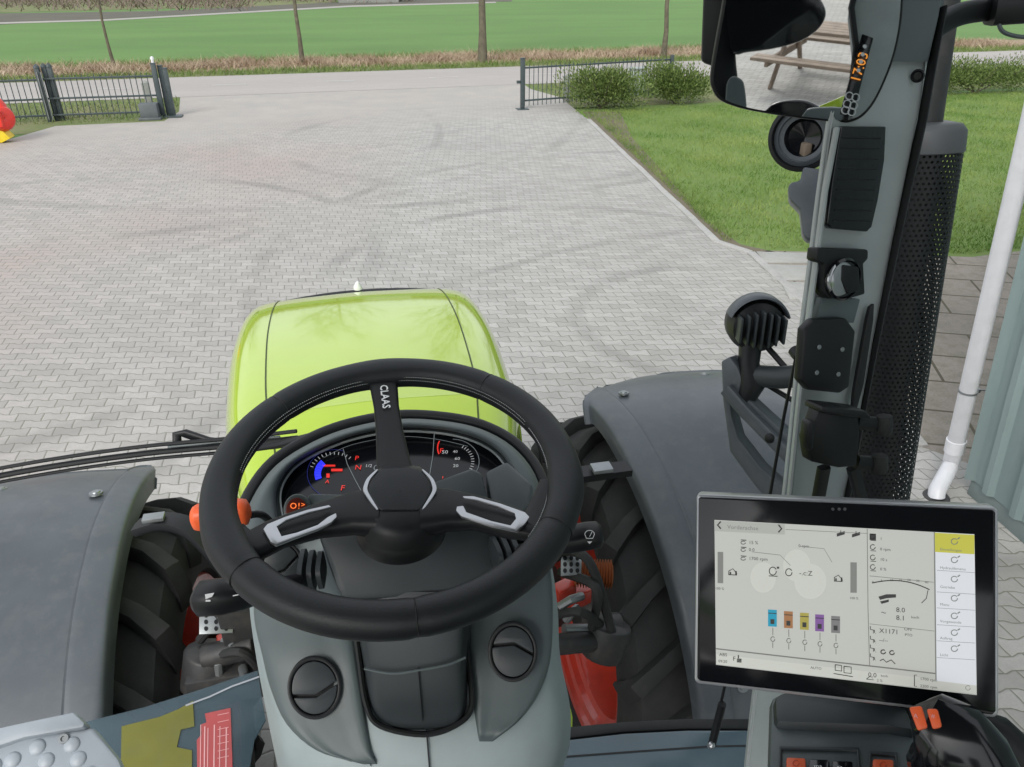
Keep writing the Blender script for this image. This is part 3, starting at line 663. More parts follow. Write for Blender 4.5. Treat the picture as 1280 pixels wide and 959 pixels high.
def fender(side):
    Yc, zc = (2.31, .8) if side > 0 else (2.05, .8)
    amx = lambda u: (4 + 26 * min(1, u / .5) ** .5) if side > 0 else (22 + 16 * min(1, u / .2) ** .5)
    rows = []; A = [R(a) for a in (40, 32, 26, 20, 14, 8, 2, -6, -20, -34, -48, -62, -74)]
    for a in A:
        t_ = max(0, (30 - math.degrees(a)) / 104)
        if side > 0: xi = .81 + .105 * t_; xo = 1.62 + .03 * t_
        else: xi = -.735 + .04 * t_; xo = -1.36
        row = []
        for u, dr in ((0, -.06), (.004, -.02), (.016, -.002), (.05, .004), (.135, .008), (.143, .002), (.16, .0), (.45, .012), (.7, .012), (.9, 0), (.97, -.02), (1, -.07)):
            rad = .945 + dr; x = xi + (xo - xi) * u
            a2 = min(a, R(amx(u))) + R(.25 * math.degrees(a) / 40); row.append(Vector((x, Yc + rad * math.sin(a2), zc + rad * math.cos(a2))))
        rows.append(row)
    mb = MB(); patch(mb, rows, k=4, thick=.006); f = mb.build('front_fender', 'fender', T, smooth=45)
    def at(u, adeg):
        a = R(adeg); t_ = (30 - adeg) / 104; xi, xo = ((.81 + .105 * t_, 1.62 + .03 * t_) if side > 0 else (-.735 + .04 * t_, -1.36)); rad = .957
        return Vector((xi + (xo - xi) * u, Yc + rad * math.sin(a), zc + rad * math.cos(a))), Vector((0, math.sin(a), math.cos(a)))
    for u, ad in ((.2, 10), (.72, 19), (.2, -62)):
        p, n_ = at(u, ad); mb = MB(); mb.lathe([(.0, .006), (.012, .006), (.014, .002), (.02, .002), (.021, -.004)], p, n_, 16); mb.build('bolt', 'steel', f)
    # bracket under the fender, hub side
    mb = MB()
    if side > 0: mb.box(P(752, 590, 2.12), (.16, .05, .02)); 
    else: mb.sweep(cat_spline([P(172, 660, 2.12), P(205, 652, 2.1), P(240, 662, 2.08), P(275, 697, 2.08), P(305, 735, 2.1), P(330, 770, 2.15)], 5), .03, .014, (0, 0, 1), n=8, e=5)
    mb.build('fender_bracket', 'black', f)
    mb = MB()
    if side > 0: mb.box(P(752, 585, 2.1), (.055, .04, .012))
    else: mb.box(P(192, 647, 2.08), (.055, .03, .012))
    mb.build('bracket_plate', 'steel', f, bevel=.002)
fender(1); fender(-1)

# ---- chassis bits between the wheels
def chassis():
    ch = MB().box((XM, 2.4, .95), (.42, 2.4, .5)).box((XM, 2.5, .72), (1.5, .22, .2)).build('front_axle', 'iron', T, bevel=.03)
    mb = MB(); mb.tube([P(705, 787, 2.15), P(752, 786, 2.2)], .016, n=12); mb.build('steering_ram', 'steel', ch)
    mb = MB(); mb.tube([P(740, 788, 2.2), P(775, 785, 2.22)], .045, n=14); mb.lathe([(.0, -.06), (.06, -.05), (.065, .05), (.0, .06)], P(757, 800, 2.2), (.3, .3, 1), 16); mb.tube([P(690, 806, 2.1), P(760, 800, 2.2)], .03)
    mb.tube([P(255, 822, 2.1), P(320, 806, 2.1)], .035); mb.lathe([(.0, -.08), (.07, -.06), (.075, .05), (.0, .07)], P(262, 835, 2.15), (.3, .3, 1), 16)
    mb.box(P(290, 845, 2.15), (.22, .1, .1)); mb.box(P(302, 770, 2.1), (.1, .1, .2))
    mb.build('steering_knuckle', 'iron', ch, bevel=.006)
    for (x, y, w_, h_, d_) in ((270, 778, 42, 30, 2.05), (714, 706, 26, 28, 2.1)):
        pl = Plane(P(x, y, d_), C0 - P(x, y, d_) + Vector((0, 0, 1.2))); o = slab('bracket', pl, [(x - w_ / 2, y - h_ / 2), (x + w_ / 2, y - h_ / 2 - 3), (x + w_ / 2, y + h_ / 2 - 2), (x - w_ / 2, y + h_ / 2)], .006, 'steel', ch, bevel=.001)
        mb = MB()
        for i in range(3):
            for j in range(3): mb.prism(outl(pl, ellipse(x - w_ * .3 + w_ * .3 * i, y - h_ * .3 + h_ * .28 * j, 2.5, 3, 10), .002), -pl.n * .003)
        mb.build('bracket_holes', 'black', ch)
    mb = MB()
    for (x, y, d_, s) in ((292, 803, 2.2, .05), (705, 738, 2.2, .04), (722, 746, 2.25, .045), (698, 742, 2.2, .03)): mb.box(P(x, y, d_), (s * 1.6, s, s * 1.2), (Vector((.8, .3, 0)).normalized(), Vector((-.3, .8, 0)).normalized(), Vector((0, 0, 1))))
    mb.build('red_block', 'red', ch, bevel=.006)
    mb = MB()
    for (x, y, x2, y2) in ((280, 800, 300, 815), (286, 818, 318, 812), (700, 758, 728, 745), (708, 775, 722, 760), (272, 820, 274, 845), (303, 835, 306, 850)):
        MB().tube([P(x, y, 2.1), P((x + x2) / 2, (y + y2) / 2 - 2, 2.08), P(x2, y2, 2.1)], .012, n=8).build('metal_fitting', 'steel', ch)
    mb = MB()
    for (a, b, c_) in (((700, 715), (745, 735), (740, 785)), ((690, 690), (735, 700), (765, 790)), ((250, 800), (285, 765), (318, 790)), ((245, 830), (300, 815), (330, 845)), ((690, 770), (725, 765), (750, 780))):
        MB().tube(cat_spline([P(*a, 2.15), P(*b, 2.05), P(*c_, 2.15)], 8), .013, n=8).build('hydraulic_hose', 'rubber', ch)
    mb = MB(); mb.tube([P(718, 716, 2.2), P(765, 718, 2.2)], .03, n=16)
    for i in range(14): mb.lathe([(.03, 0), (.042, .003), (.03, .006)], P(718 + i * 3.4, 716 + i * .15, 2.2), P(765, 718, 2.2) - P(718, 716, 2.2), 16)
    mb.build('ribbed_boot', plastic('rusty boot', (.33, .1, .03), .7, dirt=.5, dirtcol=(.08, .05, .03)), ch)
chassis()

# ---- wiper across the windscreen
wp = MB()
for off, r_ in ((0, .006), (.016, .004), (-.014, .0035)):
    wp.tube([q + Vector((0, 0, off)) for q in cat_spline([P(-60, 606, 1.5), P(60, 584, 1.5), P(180, 567, 1.5), P(300, 556, 1.48), P(372, 548, 1.46)], 6)], r_, n=8)
wp.sweep(cat_spline([P(300, 562, 1.46), P(345, 556, 1.45), P(400, 543, 1.42), P(470, 533, 1.40)], 5), .01, .005, (0, 0, 1))
wiper = wp.build('windscreen_wiper', 'black', T)
mb = MB(); mb.sweep([P(222, 562, 1.5), P(221, 543, 1.5), P(232, 542, 1.5), P(262, 552, 1.5), P(300, 556, 1.49)], .009, .006, (0, 1, 0)); mb.build('wiper_clip', 'black', wiper)
mb = MB(); mb.tube(cat_spline([P(210, 559, 1.485), P(280, 552, 1.485), P(350, 546, 1.475)], 5), .0025, n=6); mb.build('wiper_strip', 'mid', wiper)

# ================================================================== CONSOLE
# shell: a swept body facing the driver
con = []
for y, xl, xr, d in ((640, 318, 668, 1.15), (700, 312, 688, 1.12), (760, 312, 697, 1.09), (820, 320, 700, 1.06), (880, 331, 712, 1.04), (930, 341, 712, 1.02), (980, 352, 700, 1.01), (1100, 380, 690, 1.0)):
    row = []
    for u, dd in ((0, .14), (.03, .05), (.1, .018), (.25, .004), (.5, 0), (.75, .004), (.9, .018), (.97, .05), (1, .14)): row.append(P(xl + (xr - xl) * u, y, d + dd))
    con.append(row)
mb = MB(); patch(mb, con, k=5, thick=.01); console = mb.build('steering_console', 'shell', T, smooth=60)
def con_d(y):
    ys = [(640, 1.15), (700, 1.12), (760, 1.09), (820, 1.06), (880, 1.04), (930, 1.02), (980, 1.01), (1100, 1.0)]
    for (a, da), (b, db) in zip(ys[:-1], ys[1:]):
        if a <= y <= b: return da + (db - da) * (y - a) / (b - a)
    return 1.15
def con_panel(name, L, Rr, mat, lift=.006):
    """a raised panel hugging the shell: left and right edge polylines with the same ys"""
    rows = []
    for ri, ((xl, y), (xr, _)) in enumerate(zip(L, Rr)):
        row = []; last = ri == len(L) - 1
        for u in (0, .04, .3, .5, .7, .96, 1):
            x = xl + (xr - xl) * u; uu = (x - 320) / (385.0); bulge = .05 * max(0, abs(uu - .5) * 2 - .72) ** 1.2
            row.append(P(x, y, con_d(y) - ((-.002 if last else lift) if 0 < u < 1 else (-.004 if last else -.01)) + bulge))
        rows.append(row)
    m_ = MB(); patch(m_, rows, k=4, thick=.008); return m_.build(name, mat, T, smooth=55)
pL = con_panel('side_panel', [(322, 690), (318, 730), (318, 775), (328, 820), (338, 860), (358, 905), (395, 938), (440, 952), (456, 956)], [(426, 690), (432, 730), (440, 775), (446, 820), (452, 860), (459, 905), (465, 938), (470, 952), (472, 956)], 'mid')
pR = con_panel('side_panel', [(580, 680), (582, 730), (584, 780), (587, 830), (590, 870), (594, 900), (597, 918), (599, 927)], [(684, 680), (690, 730), (691, 780), (687, 830), (672, 870), (650, 900), (628, 918), (616, 927)], 'mid')
# cheeks between the panels and the column cap, light seam lines
mb = MB(); mb.sweep([P(x, y, con_d(y) - .0045) for x, y in ((533, 912), (535, 935), (538, 975))], .0011, .0015, C0 - P(530, 920, 1), n=6); mb.build('console_seam', 'black', console)
rows = []
for (xl, xr, y, d, b) in ((438, 590, 740, .99, .03), (444, 588, 780, .985, .03), (452, 586, 830, .985, .03), (458, 586, 870, .99, .03), (466, 584, 893, 1.0, .02), (486, 572, 908, 1.012, .01), (505, 556, 913, 1.03, .0)):
    rows.append([P(xl, y, d + .08), P(xl + (xr - xl) * .05, y, d + .02), P(xl + (xr - xl) * .15, y, d + .004), P((xl + xr) / 2, y, d), P(xl + (xr - xl) * .85, y, d + .004), P(xl + (xr - xl) * .95, y, d + .02), P(xr, y, d + .08)])
mb = MB(); patch(mb, rows, k=5, thick=.006); cap = mb.build('column_cover', 'dark', T, smooth=55)
mb = MB(); mb.sweep([P(523, 835, .982), P(526, 870, .986), P(528, 893, .996), P(529, 911, 1.02)], .0009, .001, C0 - P(520, 870, 1), n=6); mb.build('cover_seam', 'black', cap)
mb = MB(); mb.sweep(cat_spline([P(455, 836, .982), P(490, 842, .979), P(523, 838, .978), P(560, 831, .98), P(582, 822, .985)], 5), .0015, .0015, (0, 0, 1), n=6); mb.build('cover_ridge', 'mid', cap)
mb = MB()
mb.sweep(cat_spline([P(441, 760, 1.055), P(450, 830, 1.04), P(458, 880, 1.03), P(475, 907, 1.025), P(530, 918, 1.02), P(572, 905, 1.02), P(590, 880, 1.03), P(584, 820, 1.045), P(578, 760, 1.06)], 5), .004, .012, C0 - P(520, 870, 1), n=8)
mb.build('console_gap', 'navy', console)
# air vents
def vent(x, y, rx, ry, d, flap, rot):
    c = P(x, y, d); pl = Plane(c, (C0 - c) + Vector((0, -.25, .12)))
    n_ = 36; O = outl(pl, ellipse(x, y, rx, ry, n_), .004); I = outl(pl, ellipse(x, y, rx * .86, ry * .86, n_), .004)
    e = MB().ring(O, I, -pl.n * .02).build('air_vent', 'black', T, bevel=.0012)
    mb = MB(); mb.prism(outl(pl, ellipse(x, y, rx * .855, ry * .855, n_), -.006), -pl.n * .01); mb.build('vent_well', 'navy', e)
    a0, a1 = flap; pts = ellipse(x, y, rx * .83, ry * .83, 26, 0, a0, a1); A, B = pts[0], pts[-1]
    mid = ((A[0] + B[0]) / 2 + rx * .22 * math.cos(R((a0 + a1) / 2 + 180)), (A[1] + B[1]) / 2 + ry * .22 * math.sin(R((a0 + a1) / 2 + 180)))
    m1 = MB().prism(outl(pl, pts + [(B[0] * .6 + mid[0] * .4, B[1] * .6 + mid[1] * .4), mid, (A[0] * .6 + mid[0] * .4, A[1] * .6 + mid[1] * .4)], .0035), -pl.n * .006)
    m1.build('vent_flap', 'dark', e, bevel=.0015)
    oth = ellipse(x, y, rx * .83, ry * .83, 26, 0, a1 + 7, a0 + 353); A, B = oth[0], oth[-1]
    md = (mid[0] - rx * .09 * math.cos(R((a0 + a1) / 2)), mid[1] - ry * .09 * math.sin(R((a0 + a1) / 2)))
    MB().prism(outl(pl, oth + [(B[0] * .6 + md[0] * .4, B[1] * .6 + md[1] * .4), md, (A[0] * .6 + md[0] * .4, A[1] * .6 + md[1] * .4)], .0015), -pl.n * .006).build('vent_flap', 'dark', e, bevel=.0015)
vent(393, 860, 34, 40, 1.03, (165, 345), 0); vent(641, 815, 31, 38, 1.04, (10, 190), 0); vent(352, 706, 27, 30, 1.0, (150, 330), 0)

# ---- dashboard shroud and instrument cluster
CL = Plane.three((500, 590, 1.2), (600, 590, 1.2), (500, 540, 1.265))
out_ = [(300, 720), (304, 660), (316, 622), (345, 582), (392, 552), (440, 534), (497, 524), (552, 526), (600, 536), (640, 558), (668, 592), (682, 640), (690, 700)]
inn_ = [(352, 668), (345, 628), (350, 603), (368, 580), (402, 560), (445, 544), (497, 535), (550, 537), (590, 546), (620, 562), (638, 585), (648, 612), (650, 668)]
rows = []
for i, ((ox, oy), (ix, iy)) in enumerate(zip(out_, inn_)):
    rows.append([CL.hit(ox, oy, -.09), CL.hit(ox, oy, .0), CL.hit(ox * .8 + ix * .2, oy * .8 + iy * .2, .02), CL.hit((ox + ix) / 2, (oy + iy) / 2, .026), CL.hit(ox * .1 + ix * .9, oy * .1 + iy * .9, .018), CL.hit(ix, iy, .004), CL.hit(ix, iy, -.02)])
mb = MB(); patch(mb, rows, k=4, thick=.004); shroud = mb.build('dashboard_shroud', 'mid', T, smooth=55)
face = [(352, 668), (345, 628), (350, 603), (368, 580), (402, 560), (445, 544), (497, 535), (550, 537), (590, 546), (620, 562), (638, 585), (648, 612), (650, 668)]
mb = MB(); mb.sweep(cat_spline([CL.hit(x + (x - 497) * .02, y - 3, -.03) for x, y in out_], 5), .010, .012, CL.n, n=12, e=2.5); mb.build('cowl_seal', 'black', T)
clu = slab('instrument_cluster', CL, face, .01, 'gloss', T, off=-.012, sm=0, bevel=0)
mb = MB(); mb.sweep([CL.hit(x + (500 - x) * .035, y + (600 - y) * .07, .0) for x, y in cat_spline([Vector((a, b, 0)) for a, b in inn_], 5) and [(v.x, v.y) for v in cat_spline([Vector((a, b, 0)) for a, b in inn_], 5)]], .0016, .002, CL.n, n=8); mb.build('bezel_ring', 'pillar', clu)
mb = MB(); mb.sweep([CL.hit(x + (500 - x) * -.005, y + (600 - y) * .0, .006) for x, y in [(v.x, v.y) for v in cat_spline([Vector((a, b, 0)) for a, b in inn_], 5)]], .0014, .002, CL.n, n=8); mb.build('bezel_ring', 'black', clu)
G = CL.up(-.011)
M['gred'] = glow('red lamp', (1, .04, .03), .45); M['gblue'] = glow('blue bar', (.03, .04, 1), .8); M['gwhite'] = glow('dim white marks', (.5, .52, .53), .5); M['gor'] = glow('orange lamp', (1, .2, .04), .9); M['ggrey'] = glow('dim grey marks', (.16, .18, .19), .6)
def pxtext(mb, pl, s, x, y, size, ang=0, off=.0006, mir=False):
    """letters lying in plane pl: foot at picture point x, y; size in picture units"""
    o = pl.hit(x, y, off); xd = pl.hit(x + 10 * math.cos(R(ang)), y + 10 * math.sin(R(ang)), off) - o; sc = xd.length / 10; xd.normalize(); yd = pl.n.cross(xd)
    return text_into(mb, s, o, xd, yd, size * sc)
def line(mb, pl, pts, w_=.8, off=.0006):
    d_ = [pl.hit(x, y, off) for x, y in pts]; sc = (pl.hit(pts[0][0] + 5, pts[0][1]) - pl.hit(pts[0][0], pts[0][1])).length / 5
    mb.sweep(d_, w_ * sc / 2, .0002, pl.n, n=4, e=2); return mb
def rect(mb, pl, x0, y0, x1, y1, off=.0005, th=.0004): return mb.prism([pl.hit(x, y, off) for x, y in ((x0, y0), (x1, y0), (x1, y1), (x0, y1))], -pl.n * th)
# blue coolant arc, red lamps, ticks and figures
mb = MB()
for i in range(7):
    a0, a1 = R(205 - i * 13), R(205 - i * 13 - 10.5)
    a0, a1 = R(160 + i * 10), R(160 + i * 10 + 8.5)
    mb.prism([G.hit(418 + r_ * math.cos(a) * 1.0, 592 + r_ * math.sin(a) * .9, .001) for r_, a in ((25, a0), (25, a1), (17, a1), (17, a0))], -G.n * .0006)
mb.build('coolant_bar', 'gblue', clu, smooth=0)
mb = MB(); line(mb, G, ellipse(418, 592, 34, 30, 20, 0, 120, 290), .7); mb.build('gauge_rim', glow('gauge rim', (.03, .04, .3), .25), clu)
mb = MB(); pxtext(mb, G, 'P', 443, 575, 10); pxtext(mb, G, 'N', 443, 587, 11); rect(mb, G, 403, 581, 419, 583); rect(mb, G, 414, 586, 428, 589); rect(mb, G, 408, 592, 412, 597); pxtext(mb, G, 'A', 406, 604, 8); pxtext(mb, G, 'F', 425, 613, 12); pxtext(mb, G, 'S', 454, 616, 11)
pxtext(mb, G, 'F', 549, 566, 11); line(mb, G, ellipse(560, 560, 13, 15, 8, 0, 150, 215), 1.6); pxtext(mb, G, '!', 552, 600, 9); pxtext(mb, G, 'o-o', 557, 602, 8); mb.build('warning_lamps', 'gred', clu, smooth=0)
mb = MB()
for i in range(15):
    a = R(-60 + i * 8.5); line(mb, G, [(566 + r_ * math.cos(a), 577 + r_ * math.sin(a) * .85) for r_ in (23, 27)], .8)
for i in range(12):
    a = R(200 + i * 10); line(mb, G, [(418 + r_ * math.cos(a), 592 + r_ * math.sin(a) * .85) for r_ in (28, 32)], .7)
pxtext(mb, G, '50', 552, 567, 8); pxtext(mb, G, '40', 566, 566, 6); pxtext(mb, G, '60', 568, 575, 7); pxtext(mb, G, '20', 566, 584, 7); pxtext(mb, G, '1/2', 456, 584, 7)
mb.build('gauge_marks', 'gwhite', clu, smooth=0)
mb = MB(); line(mb, G, [(429, 561), (434, 580), (444, 600), (456, 622)], .8); line(mb, G, [(543, 540), (541, 570), (536, 600)], .8); line(mb, G, ellipse(566, 577, 33, 28, 18, 0, -90, 90), .7)
line(mb, G, cat_spline([Vector((x, y, 0)) for x, y in ((405, 572), (440, 556), (497, 546), (545, 549), (585, 558))], 4) and [(v.x, v.y) for v in cat_spline([Vector((x, y, 0)) for x, y in ((405, 572), (440, 556), (497, 546), (545, 549), (585, 558))], 4)], .6)
pxtext(mb, G, '000', 466, 588, 13); mb.build('display_lines', 'ggrey', clu, smooth=0)

# ---- boxes flanking the column under the wheel
def block(name, face_pts, d, th, mat, tilt=(0, -.15, .5), bevel=.004, parent=T):
    cx_ = sum(p[0] for p in face_pts) / len(face_pts); cy2 = sum(p[1] for p in face_pts) / len(face_pts); c = P(cx_, cy2, d)
    pl = Plane(c, (C0 - c).normalized() + Vector(tilt)); return slab(name, pl, face_pts, th, mat, parent, bevel=bevel), pl
block('column_housing', [(397, 668), (420, 734), (430, 752), (628, 742), (648, 720), (640, 650), (560, 628), (420, 636)], 1.0, .1, 'dark', (0, -.3, .2), .008)
block('switch_pod', [(538, 603), (590, 584), (602, 590), (612, 634), (600, 652), (548, 648)], 1.02, .06, 'pillard', (0, -.05, .9), bevel=.005)
block('switch_pod', [(606, 589), (634, 575), (667, 605), (664, 632), (634, 652), (616, 640)], 1.03, .06, 'pillard', (0, .1, 1.2), bevel=.006)
o, pl = block('button_pod', [(385, 616), (458, 618), (458, 650), (390, 655), (380, 640)], 1.0, .05, 'mid', bevel=.006)
o, pl = block('round_switch', ellipse(372, 638, 18, 21, 26), .985, .04, 'mid', (0, -.2, .3), .004)
MB().prism(outl(pl, ellipse(371, 639, 14, 17, 24), .002), -pl.n * .004).build('switch_face', plastic('switch face', (.16, .03, .02), .3, bump=0), o, bevel=.001)
mb = MB(); pxtext(mb, pl, 'O', 362, 636, 11, off=.0035); pxtext(mb, pl, '!', 372, 636, 11, off=.0035); pxtext(mb, pl, '>', 376, 634, 9, off=.0035); pxtext(mb, pl, '<>', 362, 648, 10, off=.0035); pxtext(mb, pl, 'x', 376, 647, 10, off=.0035); mb.build('switch_symbols', 'gor', o, smooth=0)
# gaiters of the stalks
for xs, ys_, dx in ((380, 715, 1), (640, 690, -1)):
    mb = MB(); dd = Vector((dx, -.1, .06)).normalized(); c0 = P(xs, ys_, 1.0)
    for i in range(3): mb.sweep([c0 + dd * (.011 * i - .003), c0 + dd * (.011 * i + .003)], .030 - .003 * i * dx * dx, .022 - .002 * i, (0, 0, 1), n=20, e=3.5)
    mb.build('stalk_gaiter', 'dark', T)
# stalks: left with horn mark, right with wiper mark
st = MB().sweep([P(243, 748, .86), P(250, 748, .86), P(275, 746, .86), P(300, 742, .87), P(330, 738, .9), P(372, 726, .96)], [.012, .0185, .019, .018, .012, .008], [.010, .0165, .017, .016, .011, .008], (0, 0, 1), n=16, e=3.2).build('horn_stalk', 'black', T, smooth=50)
pl = Plane(P(262, 745, .838), C0 - P(262, 745, .845) + Vector((0, 0, .3)))
mb = MB(); mb.prism([pl.hit(x, y) for x, y in ((256, 743), (268, 741), (265, 746), (257, 749))], -pl.n * .0005); mb.prism([pl.hit(x, y) for x, y in ((257, 750), (263, 750), (263, 752), (257, 752))], -pl.n * .0005); line(mb, pl, [(291, 745), (300, 743)], 1.5); mb.build('horn_mark', 'white', st, smooth=0)
st = MB().sweep([P(753, 667, .93), P(748, 668, .93), P(735, 670, .93), P(712, 674, .935), P(690, 680, .94), P(650, 690, .97)], [.010, .0165, .0175, .0175, .014, .008], [.008, .012, .013, .013, .011, .008], (0, 0, 1), n=16, e=3.2).build('wiper_stalk', 'black', T, smooth=50)
pl = Plane(P(737, 669, .913), C0 - P(737, 669, .913) + Vector((0, 0, .3)))
mb = MB(); line(mb, pl, ellipse(737, 668, 6, 5, 8, 0, 180, 360), .9); line(mb, pl, [(731, 668), (733, 673), (741, 673), (743, 668)], .9); line(mb, pl, [(737, 671), (740, 665)], .8); mb.prism([pl.hit(x, y) for x, y in ((734, 677), (740, 677), (737, 680))], -pl.n * .0004); mb.build('wiper_mark', 'white', st, smooth=0)
# orange lever behind the rim
lv = MB().sweep([P(240, 648, 1.0), P(243, 648, 1.0), P(250, 647, 1.0), P(262, 645, 1.0), P(285, 642, 1.0), P(298, 641, 1.0), P(308, 640, 1.0), P(312, 640, 1.0)], [.008, .015, .018, .012, .012, .019, .017, .009], [.007, .013, .015, .010, .010, .015, .013, .007], (0, 1, 0), n=18).build('shuttle_lever', 'orange', T, smooth=60)
MB().tube(cat_spline([P(305, 646, 1.01), P(325, 643, 1.02), P(340, 655, 1.05), P(356, 680, 1.08)], 5), .005, n=10).build('lever_rod', 'black', lv)

# ================================================================== STEERING WHEEL
TL = R(10.0); E1 = Vector((1, 0, 0)); E2 = Vector((0, math.cos(TL), math.sin(TL))); E3 = E1.cross(E2); CW = Vector((.028, .757, 2.677)); RR = .198
sw = bpy.data.objects.new('steering_wheel', None); COL.objects.link(sw); sw.location = CW; sw.parent = T; sw.matrix_parent_inverse = world_of(T).inverted()
def WP(ang, r_=RR, h=0): a = R(ang); return CW + E1 * (r_ * math.cos(a)) + E2 * (r_ * math.sin(a)) + E3 * h
mb = MB(); n = 144; wds, ths = [], []
for i in range(n):
    a = i * 360 / n; bl = sum(math.exp(-((((a - c_ + 180) % 360) - 180) / w_) ** 2) for c_, w_ in ((90, 9), (200, 9), (345, 9)))
    sm = sum(math.exp(-((((a - c_ + 180) % 360) - 180) / .9) ** 2) for c_ in (270, 47, 133, 215, 325))
    wds.append(.0198 + .002 * bl - .0012 * sm); ths.append(.0182 + .0004 * bl - .0012 * sm)
mb.sweep([WP(i * 360 / n) for i in range(n)], wds, ths, E3, n=20, e=2.2, closed=True); mb.build('rim_grip', 'leather', sw, smooth=60)
mb = MB()
for i in range(150):
    a = 20 + i * 1.0
    if abs(a - 90) < 6: continue
    for ph, sl in ((186, .24), (200, -.24)):
        q = R(ph); r_ = RR + .0204 * math.cos(q); h = -.0186 * math.sin(q) ; h = abs(h)
        p1, p2 = WP(a - sl, r_, h), WP(a + sl, r_, h * 1.0); mb.sweep([p1, p2], .00055, .0005, E3, n=4)
for i in range(60):
    a = -18 - i * 1.0 + 18 * 1.9
    q = R(192); mb.sweep([WP(a - .3, RR + .0204 * math.cos(q), .0186 * abs(math.sin(q))), WP(a + .3, RR + .0204 * math.cos(q), .0186 * abs(math.sin(q)))], .00055, .0005, E3, n=4)
mb.build('stitching', plastic('thread', (.42, .44, .43), .8, bump=0), sw, smooth=0)
mb = MB()
for a in (270, 47, 133, 215, 325): mb.sweep([WP(a) + (WP(a, 1) - CW).normalized() * (.0194 * math.cos(q)) + E3 * (.0178 * math.sin(q)) for q in [k_ * math.pi / 10 for k_ in range(20)]], .0008, .0006, WP(a + 90, 1) - CW, n=4, closed=True)
mb.build('grip_seam', 'navy', sw)
WPl = Plane(CW - E3 * .028, E3)
def wpt(x, y, off=0): return WPl.hit(x, y, off)
# spokes
top = MB().sweep([WP(90, RR - .006, -.004), WP(90, .175, -.006), WP(90, .14, -.012), WP(90, .1, -.02), WP(90, .05, -.028), WP(90, .01, -.03)], [.030, .0185, .0165, .0175, .021, .026], [.009, .0075, .0075, .009, .011, .012], E3, n=16, e=3.5).build('spoke', 'black', sw, smooth=50)
A, B = WP(200, RR - .01, -.006), WP(345, RR - .01, -.006)
MB().sweep([A, wpt(318, 682, .02), wpt(345, 668, .01), wpt(395, 652, 0), wpt(440, 642, 0), wpt(475, 640, 0)], [.022, .020, .020, .022, .028, .034], [.011, .010, .010, .012, .014, .016], E3, n=16, e=3.2).build('spoke', 'black', sw, smooth=50)
MB().sweep([B, wpt(668, 664, .02), wpt(645, 656, .01), wpt(600, 642, 0), wpt(560, 638, 0), wpt(525, 640, 0)], [.022, .020, .020, .022, .028, .034], [.011, .010, .010, .012, .014, .016], E3, n=16, e=3.2).build('spoke', 'black', sw, smooth=50)
# hub and centre cap
hubp = wpt(500, 640)
mb = MB(); mb.lathe([(.0, .014), (.034, .014), (.044, .006), (.049, -.01), (.05, -.012), (.053, -.016), (.053, -.03)], hubp, E3, 40); mb.build('hub', 'black', sw, smooth=50)
cp = Plane(wpt(500, 615) + E3 * .016, E3 + Vector((0, -.12, 0)))
capo = [(469, 590), (476, 585), (488, 583), (512, 583), (524, 585), (531, 590), (541, 604), (543, 614), (531, 636), (524, 640), (476, 640), (469, 636), (457, 614), (459, 604)]
rws = []
for f_, off in ((1.05, -.022), (1.0, -.004), (.93, .004), (.88, .0052), (.5, .0065), (.02, .007)):
    r_ = [cp.hit(500 + (x - 500) * f_, 614 + (y - 614) * f_, off) for x, y in capo]; rws.append(r_ + [r_[0]])
m_ = MB(); nn = len(rws[0]); m_.add([p for r_ in rws for p in r_], [(i * nn + j, i * nn + j + 1, (i + 1) * nn + j + 1, (i + 1) * nn + j) for i in range(len(rws) - 1) for j in range(nn - 1)]); m_.build('centre_cap', 'leather', sw, smooth=22)
for pts in ([(472, 588), (462, 598), (458, 606), (457, 614), (463, 625), (472, 638)], [(528, 588), (538, 598), (542, 606), (543, 614), (537, 625), (528, 638)]):
    q_ = cat_spline([cp.hit(x, y, .003) for x, y in pts], 3); MB().sweep(q_, [.001 + .0018 * math.sin(math.pi * i / (len(q_) - 1)) ** .7 for i in range(len(q_))], .0018, E3, n=8, e=3).build('cap_trim', 'silver', sw)
# silver inlays
def p3(a, b, c):
    n_ = (b - a).cross(c - a).normalized(); return Plane(a, n_ if n_.dot(C0 - a) > 0 else -n_)
LP = p3(WPl.hit(411, 635, .0205), WPl.hit(334, 665, .0295), WPl.hit(420, 650, .0195)); RP = p3(WPl.hit(581, 624, .0205), WPl.hit(657, 652, .0295), WPl.hit(573, 640, .0195))
slab('spoke_trim', LP, [(411, 631), (414, 633.5), (386, 640.5), (358, 650), (346, 658), (352, 670), (371, 665.5), (397, 656), (410, 646), (420, 641), (421, 646), (414, 653), (398, 661), (368, 672), (345, 681), (338, 677), (329, 661), (334, 655), (356, 646), (384, 637)], .004, 'silver', sw, bevel=.0008)
slab('spoke_trim', RP, [(578, 620), (592, 620), (625, 629), (656, 640), (662, 646), (656, 655), (646, 663.5), (614, 657), (576, 645), (570, 638), (571, 633), (579, 632), (583, 640), (614, 651), (638, 656.5), (645, 648), (643, 641), (622, 632.5), (596, 625), (580, 622.5)], .004, 'silver', sw, bevel=.0008)
# lettering on the upper spoke, read from top to bottom
mb = MB(); q1 = WP(90, .170, .0015) - E1 * .0055; xd = (WP(90, .128, -.0045) - WP(90, .168, .0015)).normalized(); [text_into(mb, 'CLAAS', q1 + E1 * o_ + xd * o2, xd, E1, .0142, .0012 + o_ * .1) for o_, o2 in ((0, 0), (.0004, .0003), (.0008, .0))]; mb.build('spoke_lettering', 'white', top, smooth=0)

